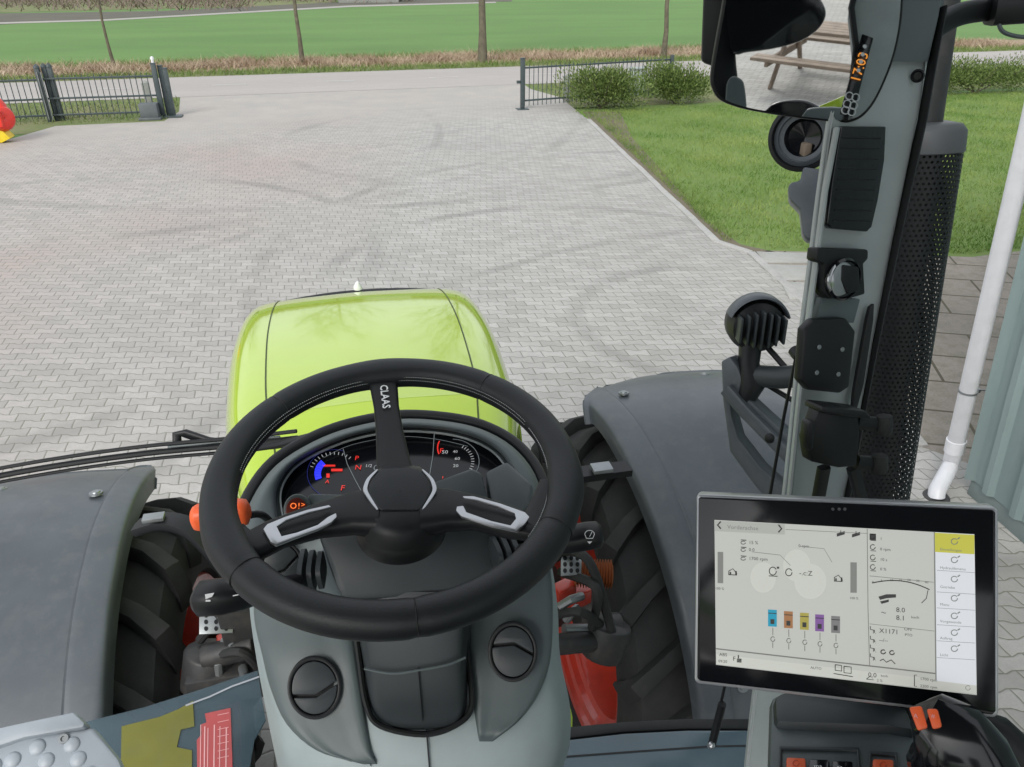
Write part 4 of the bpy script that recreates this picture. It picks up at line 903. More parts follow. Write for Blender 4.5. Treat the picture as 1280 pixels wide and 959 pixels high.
# ================================================================== RIGHT A PILLAR
def band(name, cl, mat, parent, depth=.05, bevel=.006):
    """solid post through stations (left px, right px, y, depth left, depth right)"""
    rows = []
    for (xl, xr, y, dl, dr) in cl:
        row = []
        for u, dd in ((0, depth), (0.0, .006), (.04, .0), (.33, -.006), (.66, -.006), (.96, .0), (1.0, .006), (1.0, depth)): row.append(P(xl + (xr - xl) * u, y, dl + (dr - dl) * u + dd))
        rows.append(row)
    m_ = MB(); patch(m_, rows, k=3, thick=.004); return m_.build(name, mat, parent, smooth=50)
pil = band('windscreen_pillar', [(1052, 1158, 70, 1.02, 1.08), (1040, 1150, 130, 1.02, 1.08), (1024, 1128, 240, 1.05, 1.1), (1014, 1112, 320, 1.07, 1.12), (1000, 1092, 430, 1.1, 1.15), (990, 1072, 530, 1.14, 1.18), (978, 1054, 640, 1.17, 1.21), (960, 1030, 760, 1.2, 1.24), (944, 1006, 860, 1.22, 1.26), (930, 992, 990, 1.25, 1.29), (915, 980, 1150, 1.3, 1.34)], 'pillar', T)
band('upper_pillar_trim', [(1058, 1186, -260, .9, .96), (1058, 1182, -100, .95, 1.0), (1058, 1176, 0, .985, 1.04), (1055, 1166, 50, 1.0, 1.055), (1052, 1160, 77, 1.01, 1.065)], 'pillard', T, depth=.06)
PL = Plane.three((1030, 200, 1.025), (1130, 200, 1.075), (1000, 450, 1.09))
o = slab('speaker_grille', PL, [(1052, 158), (1108, 158), (1106, 200), (1098, 250), (1090, 284), (1084, 290), (1040, 286), (1034, 280), (1040, 230), (1048, 180)], .012, 'gloss', pil, off=.006, sm=1, bevel=.002)
mb = MB()
for i in range(9): line(mb, PL, [(1053 - i * 1.4, 172 + i * 13), (1101 - i * 1.5, 173 + i * 13)], 1.2, .0068)
mb.build('grille_slots', 'black', o)
MB().lathe([(.0, -.002), (.005, -.002), (.007, .001), (.009, .0)], P(1147, 95, 1.058), C0 - P(1147, 95, 1.06), 16).build('bolt_socket', 'black', pil)
# rail on the windscreen side of the pillar
MB().sweep([P(x, y, d) for x, y, d in ((1046, 160, 1.02), (1031, 240, 1.035), (1021, 320, 1.05), (1006, 430, 1.08), (996, 530, 1.12), (985, 640, 1.15))], .0035, .006, FW, n=8).build('pillar_rail', 'pillar', pil)
MB().sweep([P(x, y, d) for x, y, d in ((1178, 10, 1.06), (1166, 75, 1.07), (1153, 150, 1.08), (1131, 250, 1.1), (1114, 330, 1.12), (1093, 430, 1.15), (1078, 510, 1.18), (1062, 600, 1.2), (1045, 690, 1.22))], .0035, .012, FW, n=8).build('door_seal', 'navy', pil)
# slot handle
o = slab('grab_slot', PL, [(1084, 400), (1088, 384), (1093, 380), (1092, 400), (1080, 480), (1072, 510), (1066, 512), (1068, 490)], .006, 'navy', pil, off=.004, bevel=.001)
# round dial with hood, bracket plate
o = slab('dial_housing', PL, [(1022, 310), (1086, 312), (1086, 324), (1080, 330), (1082, 368), (1062, 374), (1036, 374), (1030, 366), (1030, 330), (1020, 326)], .02, 'black', pil, off=.022, bevel=.003)
mb = MB(); mb.lathe([(.028, -.01), (.029, .004), (.026, .007), (.024, .004), (.0, .004)], PL.hit(1053, 349, .024), PL.n, 36); mb.build('dial_ring', 'gloss', o)
mb = MB(); mb.lathe([(.0, .003), (.021, .002), (.0235, 0)], PL.hit(1051, 349, .0285), PL.n, 30); mb.build('dial_lens', 'lens', o)
mb = MB(); mb.prism(outl(PL, [(1054, 331), (1074, 334), (1076, 364), (1060, 368), (1052, 350)], .033), -PL.n * .004); mb.build('dial_key', 'black', o, bevel=.002)
slab('camera_mount_bar', PL, [(1028, 372), (1076, 374), (1068, 404), (1020, 402)], .012, 'mid', pil, off=.01, bevel=.002)
o = slab('adapter_plate', PL, [(1018, 400), (1058, 398), (1070, 414), (1062, 484), (1050, 492), (1012, 488), (1001, 476), (1006, 412)], .016, 'black', pil, off=.024, bevel=.003)
mb = MB()
for x, y in ((1024, 434), (1053, 437), (1021, 466), (1048, 468)): mb.lathe([(.0, .001), (.003, .001), (.0035, 0)], PL.hit(x, y, .0245), PL.n, 10)
mb.build('plate_screws', 'steel', o)

# phone holder clamped to the pillar: top-level
ph = thing('phone_holder', 'empty black phone holder with two clamping arms on the grey pillar', 'phone holder', P(1045, 545, 1.05))
PH = Plane.three((1015, 510, 1.06), (1075, 515, 1.08), (1010, 580, 1.08))
slab('cradle', PH, [(1024, 512), (1050, 508), (1074, 514), (1076, 540), (1072, 584), (1050, 586), (1014, 578), (1010, 550)], .025, 'black', ph, off=.03, bevel=.005)
slab('cradle_lip', PH, [(1012, 528), (1020, 526), (1018, 560), (1013, 566), (1009, 552)], .02, 'black', ph, off=.045, bevel=.004)
slab('cradle_hood', PH, [(1028, 508), (1082, 514), (1092, 524), (1060, 522), (1026, 516)], .04, 'black', ph, off=.038, bevel=.003)
for (x, y) in ((1105, 531), (1099, 580)):
    a = MB().sweep([PH.hit(1070, y - 3, .018), PH.hit(x - 8, y - 1, .018), PH.hit(x, y, .018)], .010, .007, PH.n, n=12, e=3).build('clamp_arm', 'black', ph)
    MB().lathe([(.0, -.014), (.010, -.013), (.0115, -.008), (.0115, .008), (.010, .013), (.0, .014)], PH.hit(x, y, .022), PH.hit(x, y - 20) - PH.hit(x, y), 18).build('clamp_pad', 'rubber', ph)
for a, b in (((1030, 584), (1016, 660)), ((1066, 584), (1086, 660))): MB().sweep([PH.hit(*a, .01), PH.hit(*b, -.02)], .009, .006, PH.n, n=8, e=4).build('support_leg', 'black', ph)

# gas strut in front of the windscreen
gs = MB().tube([P(996, 442, 1.2), P(980, 520, 1.25), P(962, 622, 1.3), P(905, 862, 1.42), P(891, 925, 1.46)], .0028, n=10).build('gas_strut', 'black', T)
MB().tube([P(903, 880, 1.42), P(890, 930, 1.465)], .0075, n=12).build('strut_sleeve', 'black', gs)
MB().lathe([(.0, -.01), (.009, -.008), (.01, .008), (.0, .01)], P(996, 442, 1.195), (0, 1, .3), 16).build('strut_knob', 'black', gs)
MB().lathe([(.0, .008), (.006, .005), (.007, -.004), (.0, -.006)], P(889, 932, 1.455), (0, -.4, 1), 12).build('strut_ball', 'silver', gs)

# ---- lower sills
SR = Plane(P(820, 930, 1.55), (0, -.12, 1))
o = slab('cab_sill', SR, [(700, 925), (780, 916), (860, 912), (942, 912), (950, 980), (930, 1080), (690, 1080)], .05, 'ledge', T, off=0, bevel=.006)
mb = MB(); line(mb, SR, [(706, 946), (800, 939), (890, 933), (940, 932)], 2.2, .001); mb.build('sill_seam', 'navy', o)
SR2 = SR.up(-.0); slab('sill_step', SR.up(.0), [(700, 924), (780, 915), (860, 911), (942, 911), (942, 898), (860, 898), (780, 902), (712, 908)], .03, 'navy', T, off=-.02, bevel=.003)
SLp = Plane(P(220, 900, 1.5), (.05, -.3, 1))
o = slab('lower_glass', SLp, [(20, 960), (60, 918), (108, 902), (180, 884), (250, 862), (322, 838), (332, 900), (318, 925), (312, 960), (320, 1060), (20, 1060)], .006, 'lowglass', T, bevel=.001)
mb = MB(); line(mb, SLp, [(232, 882), (262, 871), (290, 858), (324, 846)], 2.4, .002); mb.build('edge_highlight', 'silver', o)  # bright highlight along the glass, painted as a silver line
slab('yellow_reflection', SLp, [(152, 908), (176, 902), (200, 896), (224, 886), (241, 876), (243, 908), (226, 912), (221, 934), (240, 938), (240, 975), (236, 1000), (150, 1000)], .0012, 'gl_olive', o, off=.002, bevel=0)  # yellow reflection in the glass, modelled as a coloured patch
slab('red_reflection', SLp, [(256, 892), (288, 885), (290, 940), (292, 1000), (247, 1000), (246, 925), (252, 918), (251, 906), (258, 903)], .0012, 'gl_red', o, off=.002, bevel=0)  # red reflection in the glass, also a thin coloured patch
mb = MB()
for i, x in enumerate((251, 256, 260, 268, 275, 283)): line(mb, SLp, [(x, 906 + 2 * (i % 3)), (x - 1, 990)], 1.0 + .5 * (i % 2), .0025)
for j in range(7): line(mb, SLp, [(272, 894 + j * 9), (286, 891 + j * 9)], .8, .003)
mb.build('reflected_print', 'pink', o)  # pale lines of print within the painted red reflection
TP = Plane(P(60, 930, 1.0), (.05, -.55, 1))
o = slab('step_plate', TP, [(-80, 968), (-40, 946), (20, 924), (116, 909), (148, 948), (170, 1000), (175, 1080), (-80, 1080)], .02, 'plate', T, off=0, sm=0, bevel=.006)
slab('plate_rim', TP, [(-80, 948), (-20, 914), (30, 903), (92, 890), (106, 904), (104, 909), (30, 922), (-30, 942), (-80, 966)], .03, 'plate', T, off=.012, bevel=.006)
for (x, y) in ((47, 934), (90, 931), (16, 950), (58, 951), (98, 949), (-8, 958), (30, 972), (74, 970), (112, 968)): MB().lathe([(.0, .003), (.007, .0028), (.0095, .001), (.0105, -.001)], TP.hit(x, y), TP.n, 20).build('grip_stud', 'plate', o, smooth=60)
MB().lathe([(.0, .001), (.003, .001), (.0035, .003), (.006, .003), (.0065, -.001)], TP.hit(80, 924), TP.n, 16).build('plate_screw', 'steel', o)

# ================================================================== RIGHT CONSOLE WITH SWITCHES, JOYSTICK
KP = Plane.three((1000, 900, .86), (1120, 905, .84), (990, 959, .80))
kc = slab('switch_console', KP, [(962, 868), (1000, 858), (1120, 872), (1140, 905), (1152, 940), (1170, 1080), (955, 1080)], .09, 'mid', T, off=0, bevel=.01)
slab('console_hood', KP, [(966, 866), (1000, 856), (1130, 870), (1146, 912), (1110, 906), (968, 901)], .03, 'dark', kc, off=.012, bevel=.01)
def frame_sw(x0, x1, y0):
    O = [KP.hit(x, y, .003) for x, y in ((x0, y0), (x1, y0 + 2), (x1 + 8, 1060), (x0 - 4, 1060))]; I = [KP.hit(x, y, .003) for x, y in ((x0 + 3, y0 + 4), (x1 - 3, y0 + 6), (x1 + 4, 1050), (x0, 1050))]
    MB().ring(O, I, -KP.n * .012).build('switch_frame', 'dark', kc, bevel=.001)
frame_sw(974, 1074, 932); frame_sw(1086, 1122, 938)
for x0, x1, y0, m_, s in ((983, 1007, 946, 'orange', None), (1011, 1037, 948, 'gloss', 'ms'), (1040, 1066, 950, 'gloss', 'O'), (1091, 1117, 948, 'orange', None)):
    o = slab('rocker_switch', KP, [(x0, y0), (x1, y0 + 1), (x1 + 2, y0 + 60), (x0, y0 + 60)], .012, m_, kc, off=.008, bevel=.002)
    mb = MB()
    if s: pxtext(mb, KP, s, x0 + 7, y0 + 12, 9, off=.0085)
    else: line(mb, KP, ellipse((x0 + x1) / 2, y0 + 8, 4, 3.5, 10), .9, .0085)
    mb.build('switch_symbol', 'white' if s else plastic('dark orange mark', (.45, .05, .02), .5), o, smooth=0)
# joystick on the armrest
jd = .72
jb = [(1118, 872, 30), (1150, 880, 32)]
js = MB().sweep([P(1230, 1060, .74), P(1215, 990, .73), P(1195, 940, .725), P(1180, 915, .725), P(1160, 900, .73), P(1146, 894, .74)], [.055, .05, .045, .038, .028, .012], [.03, .03, .028, .024, .02, .008], C0 - P(1190, 930, .72), n=20, e=2.6).build('joystick', 'gloss', T, smooth=60)
MB().sweep([P(1285, 1000, .78), P(1275, 950, .78), P(1245, 918, .785), P(1205, 903, .79), P(1180, 900, .8)], [.03, .024, .02, .018, .01], [.02, .018, .016, .014, .008], C0 - P(1240, 930, .78), n=18).build('joystick_rest', 'black', T, smooth=60)
JP = Plane(P(1160, 898, .700), (C0 - P(1160, 898, .7)).normalized() + Vector((-.15, -.1, .25)))
for i, pts in enumerate(([(1136, 884), (1152, 882), (1160, 910), (1147, 914)], [(1158, 886), (1172, 886), (1178, 909), (1166, 912)])):
    o = slab('joystick_button', JP, pts, .008, 'orange', js, off=0, bevel=.002)
    mb = MB(); pxtext(mb, JP, 'A' if i == 0 else '#', pts[0][0] + 6, 897, 8, 10); mb.build('button_mark', 'pink', o, smooth=0)
# orange switch bits behind watermark, row of small lamps
mb = MB()
for i in range(4): mb.lathe([(.0, .001), (.002, .001), (.0025, 0)], P(1236 + i * 2, 936 + i * 8, .76), C0 - P(1236, 940, .76), 8)
mb.build('rest_marks', 'ggrey', js)
ar = MB().sweep([P(1210, 1060, .9), P(1190, 960, .95), P(1175, 900, 1.0)], .05, .03, UP, n=14, e=4).build('armrest', 'dark', T)

# ================================================================== TERMINAL (top-level)
TM = Plane.three((870, 618, .83), (1248, 635, .745), (868, 852, .83))
tm = thing('touch_terminal', 'wide touchscreen terminal with black frame and silver edge, right of the steering wheel', 'screen', TM.hit(1060, 760))
edge = [(870.5, 621), (874, 618), (1244, 634), (1248, 638), (1248.5, 892), (1244, 898), (872, 855), (868, 850)]
slab('casing', TM, edge, .026, plastic('aluminium edge', (.5, .51, .53), .3, metal=.6, bump=0), tm, off=0, bevel=.002)
ins = [(873, 623), (876, 621.5), (1241, 637.5), (1244.5, 641), (1245, 889), (1241, 894), (875, 851.5), (871.5, 848)]
slab('glass_front', TM, ins, .004, 'gloss', tm, off=.002, bevel=.001)
S = TM.up(.0024)
def scr():
    n = NT('backlit screen'); n.b.inputs['Base Color'].default_value = (.2, .2, .2, 1); n.b.inputs['Roughness'].default_value = .3
    n.b.inputs['Emission Color'].default_value = (.93, .95, .86, 1); n.b.inputs['Emission Strength'].default_value = .26; return n.m
screen = MB().prism([S.hit(*q) for q in ((893, 650), (1218, 668), (1221, 869), (895, 831))], -S.n * .0008).build('screen', scr(), tm, smooth=0)
M['s_dark'] = glow('screen dark ink', (.02, .022, .02), .5); M['s_grey'] = glow('screen grey ink', (.20, .205, .19), .5); M['s_lgrey'] = glow('screen light grey', (.62, .63, .58), .3)
M['s_pale'] = glow('screen pale disc', (.95, .97, .88), .267); M['s_white'] = glow('screen side bar', (.92, .95, 1), .37); M['s_yel'] = glow('screen yellow', (.62, .6, .06), .42)
# interpolating screen coordinates (u,v in 0..1) to picture points
def suv(u, v):
    a, b, c, d = (893, 650), (1218, 668), (1221, 869), (895, 831)
    return ((a[0] * (1 - u) + b[0] * u) * (1 - v) + (d[0] * (1 - u) + c[0] * u) * v, (a[1] * (1 - u) + b[1] * u) * (1 - v) + (d[1] * (1 - u) + c[1] * u) * v)
def quad(mb, x0, y0, x1, y1, sl=.05, off=.0002, th=.0002):
    dx = (x1 - x0); return mb.prism([S.hit(x, y, off) for x, y in ((x0, y0), (x1, y0 + dx * sl), (x1, y1 + dx * sl), (x0, y1))], -S.n * th)
mb = MB(); quad(mb, 893.5, 651, 981, 664, .05); mb.build('title_bar', 's_lgrey', screen, smooth=0)
mb = MB(); mb.prism([S.hit(*q, .0004) for q in ((1168, 665.5), (1218, 668.5), (1220.5, 857), (1170, 851))], -S.n * .0003); mb.build('side_menu', 's_white', screen, smooth=0)
mb = MB(); quad(mb, 1168.5, 666, 1218, 690, .06, .0007); mb.build('yellow_tile', 's_yel', screen, smooth=0)
mb = MB(); mb.prism([S.hit(x, y, .0003) for x, y in ellipse(1013, 727, 20, 22)], -S.n * .0002); mb.prism([S.hit(x, y, .0002) for x, y in ellipse(996, 707, 17, 20)], -S.n * .0001); mb.prism([S.hit(x, y, .0002) for x, y in ellipse(954, 722, 16, 19)], -S.n * .0001); quad(mb, 895.5, 818, 1220, 830, .115, .0002); mb.build('pale_disc', 's_pale', screen, smooth=0)
for i, (c_) in enumerate(((.0, .33, .5), (.38, .17, .06), (.42, .36, .06), (.22, .09, .33), (.2, .2, .2))):
    x, y = (960, 980, 1000, 1019, 1039)[i], (762, 764, 766, 768, 770)[i]
    o = MB(); quad(o, x, y, x + 11, y + 21, .06, .0004); o = o.build('hydraulic_tile', glow('tile colour', c_, .45), screen, smooth=0)
mb = MB()
for i in range(5):
    x, y = (960, 980, 1000, 1019, 1039)[i], (762, 764, 766, 768, 770)[i]
    quad(mb, x + 3, y + 12, x + 8, y + 18, .06, .0007); quad(mb, x, y + 4, x + 11, y + 5, .06, .0007)
    line(mb, S, [(x + 6, y + 23), (x + 6, y + 32)], .6); line(mb, S, ellipse(x + 6, y + 37, 2.6, 3, 10), .7); line(mb, S, [(x + 6, y + 41), (x + 6, y + 48)], .6)
mb.build('tile_marks', 's_dark', screen, smooth=0)
mb = MB()
quad(mb, 897, 690, 904, 729, .02, .0004); quad(mb, 1063, 703, 1071, 741, .02, .0004)
mb.build('level_bar', 's_grey', screen, smooth=0)
mb = MB()   # grey fine lines
line(mb, S, [(895, 811), (1000, 823), (1100, 834), (1169, 842)], 1.6); line(mb, S, [(1084, 661), (1085, 760), (1087, 832)], .9); line(mb, S, [(1168, 665), (1169, 760), (1170, 850)], 1.6); line(mb, S, [(982, 662), (1084, 667)], .6)
line(mb, S, [(940, 690), (975, 694), (988, 707)], .6); line(mb, S, [(1000, 683), (1030, 686), (1040, 703)], .6); line(mb, S, [(1087, 720), (1167, 728)], .7); line(mb, S, [(1087, 780), (1168, 789)], .6)
for y in (713, 740, 760, 781, 801, 822): line(mb, S, [(1171, y), (1219, y + 3)], .5, .0008)
pxtext(mb, S, 'Vorderachse', 909, 661, 7.5, 3)
mb.build('screen_lines', 's_grey', screen, smooth=0)
mb = MB()   # dark ink
line(mb, S, [(901, 652), (897, 656.5), (901, 661)], 1.8); line(mb, S, [(973, 656), (977, 661), (973, 665.5)], 1.8)
for x, y in ((1046, 667), (1065, 668)): quad(mb, x, y, x + 10, y + 4, -.3); line(mb, S, [(x + 5, y), (x + 5, y - 4)], .9)
for i, (y, s_) in enumerate(((680, '15 %'), (689, '0.0'), (700, '1700 rpm'))): pxtext(mb, S, s_, 936, y, 6, 3); line(mb, S, [(926, y - 5), (933, y - 4.5)], 1); line(mb, S, ellipse(929, y - 1.5, 3, 2, 8), .8)
pxtext(mb, S, '0 rpm', 998, 684, 5.5, 3); pxtext(mb, S, '100 %', 894, 737, 4.5, 3); pxtext(mb, S, '100 %', 1062, 749, 4.5, 3)
line(mb, S, ellipse(986, 715.5, 4, 4.5, 14), 1.1); line(mb, S, ellipse(966, 714, 4.5, 5, 14), 1.1); line(mb, S, [(961, 720), (972, 720.5)], 1); quad(mb, 971, 708.5, 974, 711, 0); pxtext(mb, S, '-.c:Z', 999, 719, 9, 3)
for x, y, f_ in ((911, 719, 1), (1043, 727, -1)):
    line(mb, S, [(x, y), (x, y - 5), (x + 5, y - 8), (x + 10, y - 2), (x + 10, y), (x, y - .5)], 1); quad(mb, x + 1, y - 4, x + 3, y - 1, 0); quad(mb, x + 8, y - 5, x + 10, y, 0)
for y, s_ in ((671, '1'), (684, '0 rpm'), (697, '10 s'), (709, '0 %')): pxtext(mb, S, s_, 1100, y + 4, 5.5, 4); line(mb, S, ellipse(1091, y, 3.2, 3.2, 8), 1); line(mb, S, [(1088, y + 4.5), (1095, y + 5)], .8)
quad(mb, 1087, 667, 1095, 675, .05)
arc = [(1090 + 72 * i / 14, 729 - 9 * math.sin(math.pi * (i / 14) * .62 + .35) + 12 * (i / 14) ** 2 + 3) for i in range(15)]; line(mb, S, arc, 1.3); line(mb, S, [(1160, 738), (1158, 748), (1152, 754)], .9)
for i, s_ in enumerate(('0', '5', '10', '15', '20', '30', '40')): pxtext(mb, S, s_, 1090 + i * 11, 727 + (i - 3) ** 2 * .35 - 1, 4.5, 4)
mb.prism([S.hit(x, y, .0003) for x, y in ((1098, 746), (1108, 743), (1120, 743), (1120, 747), (1108, 748), (1100, 750))], -S.n * .0002); mb.prism([S.hit(x, y, .0003) for x, y in ((1100, 752), (1111, 749.5), (1111, 752.5), (1102, 755))], -S.n * .0002)
pxtext(mb, S, '8.0', 1120, 765, 9.5, 4); pxtext(mb, S, '8.1', 1120, 775, 9.5, 4); pxtext(mb, S, 'km/h', 1139, 773, 5, 4); pxtext(mb, S, '~', 1101, 768, 11, 10)
for j, y in enumerate((788, 800, 811, 822)):
    line(mb, S, [(1088, y - 5), (1088, y - 1), (1093, y), (1093, y + 3)], 1); pxtext(mb, S, 'F:' if j % 2 else 'F,', 1091, y + 4, 6, 5)
pxtext(mb, S, 'X1171', 1099, 791, 9, 5); pxtext(mb, S, '--/--', 1099, 802, 7, 5); line(mb, S, ellipse(1104, 815, 3, 2.6, 8), 1.4); line(mb, S, ellipse(1115, 816, 3, 2.6, 8), 1.4); line(mb, S, [(1100, 826), (1104, 824), (1108, 828), (1114, 825), (1119, 830)], 1.2); pxtext(mb, S, 'ON', 1130, 788, 6, 5); pxtext(mb, S, 'PTO', 1131, 795, 5, 5)
pxtext(mb, S, 'ABS', 899, 820, 6, 4); pxtext(mb, S, '09:20', 898, 828, 5, 4); pxtext(mb, S, 'F', 916, 826, 8, 4); quad(mb, 921, 823, 927, 828, .1); line(mb, S, [(923, 823), (923, 819)], 1.4)
pxtext(mb, S, 'AUTO', 1013, 836, 5, 6); line(mb, S, [(1044, 831), (1052, 832), (1052, 839), (1044, 838), (1044, 831)], 1.1); line(mb, S, [(1055, 833), (1064, 834), (1064, 842), (1055, 841), (1055, 833)], 1.1); line(mb, S, [(1042, 842), (1066, 846)], 1)
pxtext(mb, S, '0.0', 1085, 846, 9, 6); pxtext(mb, S, 'km/h', 1101, 846, 4.5, 6); pxtext(mb, S, '2 %', 1096, 852, 5, 6); line(mb, S, [(1083, 849), (1088, 845), (1092, 850), (1083, 849)], .9)
pxtext(mb, S, '1700 rpm', 1150, 850, 5.5, 6); pxtext(mb, S, '2200 rpm', 1150, 859, 5.5, 6); line(mb, S, [(1146, 844), (1143, 844), (1143, 858), (1146, 858)], 1)
mb.build('screen_icons', 's_dark', screen, smooth=0)
mb = MB()
for (y, s_) in ((688, 'Einstellungen'), (711, 'Hydraulikmenu'), (735, 'Getriebe'), (757, 'Menu'), (778, 'Vorgewende'), (799, 'Auftrag'), (820, 'Licht')): pxtext(mb, S, s_, 1175, y, 5.2, 4, .0012)
for y in (677, 700, 724, 748, 770, 791, 811):
    line(mb, S, ellipse(1193, y, 4, 3.6, 10), 1.2, .0012); line(mb, S, [(1197, y - 3), (1200, y - 5)], 1.5, .0012)
line(mb, S, ellipse(1210, 860, 3, 3, 10), .8, .0012)
mb.build('menu_captions', 's_grey', screen, smooth=0)
MB().sweep([TM.hit(1080, 760, -.03), TM.hit(1100, 800, -.08), TM.hit(1120, 900, -.12)], .025, .02, UP, n=12).build('mount_arm', 'black', tm)
mb = MB()
for x in (1041, 1049, 1056): mb.lathe([(.0, .0003), (.0016, .0003)], TM.hit(x, 636.5, .0021), TM.n, 10)
mb.build('sensor_dots', 'dark', tm)

# ================================================================== OUTSIDE RIGHT: exhaust, work lights, arms
def exhaust():
    top_, bot_ = P(1148, 160, 1.75), P(1075, 700, 2.15)
    base = Vector(((top_.x + bot_.x) / 2, (top_.y + bot_.y) / 2, 0)); ax = (top_ - bot_).normalized(); L = (top_ - bot_).length; r_ = .098
    ex = MB().tube([bot_, top_ - ax * .06], .058, n=24).tube([top_ - ax * .05, top_ + ax * .12, top_ + ax * 1.2], .048, n=24).build('exhaust_pipe', 'iron', T)
    MB().lathe([(.045, .012), (.06, .014), (.088, .008), (.099, -.006), (.101, -.05), (.098, -.052)], top_, ax, 48).build('guard_cap', plastic('grey guard cap', (.07, .075, .08), .45), ex)
    # perforated sheet: a square cell with a round hole, wrapped round the pipe
    a_ = ax.cross(Vector((1, 0, 0))).normalized(); b_ = ax.cross(a_); nU = 52; nV = int(L / (2 * math.pi * r_ / nU)); vs, fs = [], []
    def cyl(u, v): q = 2 * math.pi * u / nU; return bot_ + ax * (v / nV * (L - .05)) + (a_ * math.cos(q) + b_ * math.sin(q)) * r_
    for j in range(nV):
        for i in range(nU):
            o = len(vs); sh = .5 * (j % 2)
            sq = [(0, 0), (.5, 0), (1, 0), (1, .5), (1, 1), (.5, 1), (0, 1), (0, .5)]
            vs += [cyl(i + x + sh, j + y) for x, y in sq]
            vs += [cyl(i + .5 + .27 * math.cos(q) + sh, j + .5 + .27 * math.sin(q)) for q in [R(225 + 45 * k_) for k_ in range(8)]]
            fs += [(o + k_, o + (k_ + 1) % 8, o + 8 + (k_ + 1) % 8, o + 8 + k_) for k_ in range(8)]
    me = bpy.data.meshes.new('perforated_guard'); me.from_pydata(vs, [], fs); me.materials.append(M['black'])
    for p in me.polygons: p.use_smooth = True
    o = bpy.data.objects.new('perforated_guard', me); COL.objects.link(o); o.parent = ex; o.matrix_parent_inverse = world_of(ex).inverted()
exhaust()
# mirror arm outside the door, with cable
ma = MB().sweep(cat_spline([P(1166, 36, 1.15), P(1200, 18, 1.16), P(1245, 11, 1.17), P(1320, 4, 1.18)], 5), .012, .016, (0, 0, 1), n=14, e=3).build('mirror_arm', 'black', T, smooth=50)
MB().sweep([P(1238, 12, 1.16), P(1262, 10, 1.155), P(1330, 6, 1.155)], .026, .022, (0, 0, 1), n=14, e=5).build('arm_joint', 'black', ma, smooth=50)
MB().tube(cat_spline([P(1247, 22, 1.15), P(1252, 38, 1.15), P(1268, 45, 1.15), P(1290, 47, 1.15)], 6), .003, n=8).build('arm_cable', 'mid', ma)
# round work light partly behind the mirror, on a stout bracket
q = P(1004, 172, 1.5); nrm = (C0 - q).normalized() + Vector((-.25, 0, 0))
wl = MB().lathe([(.0, -.07), (.04, -.065), (.058, -.03), (.064, 0), (.064, .012), (.057, .014), (.054, .0)], q, nrm, 40).build('round_work_light', 'black', T)
MB().lathe([(.054, .004), (.046, .008), (.044, .002), (.036, .0)], q, nrm, 32).build('reflector', 'fender', wl)
MB().lathe([(.036, .0), (.03, -.012), (.0, -.02)], q, nrm, 32).build('lamp_well', 'gloss', wl)
MB().box(q + Vector((0.01, 0, -.025)), (.016, .02, .03)).build('bulb_holder', 'wood', wl, bevel=.004)
block('light_bracket', [(1004, 208), (1034, 212), (1034, 296), (1010, 300), (1003, 292), (1000, 262), (986, 248), (985, 232), (990, 227), (1000, 226)], 1.48, .06, 'fender', (0, 0, .2), .006)
# finned LED work light on its arm above the right fender
q = P(944, 404, 1.55); axl = Vector((.25, .95, -.1)).normalized()
ll = MB().lathe([(.0, -.045), (.03, -.043), (.05, -.03), (.057, -.005), (.057, .02), (.05, .03), (.0, .032)], q, axl, 36).build('led_work_light', 'black', T)
mb = MB(); sdv = axl.cross(Vector((0, 0, 1))).normalized(); upv = sdv.cross(axl)
for i in range(7): mb.box(q - axl * .038 + sdv * (-.042 + .014 * i) + upv * .002, (.005, .05, .075 - abs(i - 3) * .008), (sdv, axl, upv))
mb.build('cooling_fins', 'dark', ll, bevel=.002)
MB().sweep([q - axl * .012 + (sdv * math.cos(a) + upv * math.sin(a)) * .06 for a in [R(20 + 140 * i / 14) for i in range(15)]], .022, .004, upv, n=8).build('light_hood', 'fender', ll)
MB().sweep([P(938, 430, 1.55), P(936, 455, 1.55), P(940, 480, 1.55), P(930, 505, 1.56)], [.022, .02, .026, .016], [.022, .02, .026, .016], FW, n=16).build('light_foot', 'black', ll, smooth=60)
mb = MB(); mb.tube([P(944, 470, 1.55), P(975, 472, 1.5), P(1000, 470, 1.48)], .022, n=14); mb.build('swivel_tube', 'dark', ll)
mb = MB(); mb.tube(cat_spline([P(960, 435, 1.54), P(975, 452, 1.52), P(990, 470, 1.5)], 4), .006); mb.tube([P(960, 482, 1.55), P(990, 500, 1.5)], .005); mb.build('light_cable', 'black', ll)
AR = Plane.three((905, 455, 1.56), (985, 560, 1.5), (930, 600, 1.58))
def armframe():
    O = [(901, 452), (912, 446), (922, 460), (936, 500), (985, 545), (1000, 560), (1000, 650), (975, 640), (945, 610), (912, 565), (903, 500)]
    I = [(911, 492), (914, 488), (920, 494), (934, 514), (975, 556), (988, 574), (985, 612), (972, 604), (950, 584), (922, 548), (914, 520)]
    o = MB().ring([AR.hit(*q_) for q_ in O], [AR.hit(*q_) for q_ in I], -AR.n * .035).build('light_arm', 'fender', T, bevel=.004)
    MB().sweep([AR.hit(908, 486, .004), AR.hit(930, 512, .004), AR.hit(992, 575, .004)], .014, .01, AR.n, n=10, e=4).build('arm_rib', 'fender', o)
    MB().lathe([(.0, .004), (.008, .003), (.011, 0)], AR.hit(962, 548, .013), AR.n, 14).build('arm_bolt', 'black', o)
armframe()

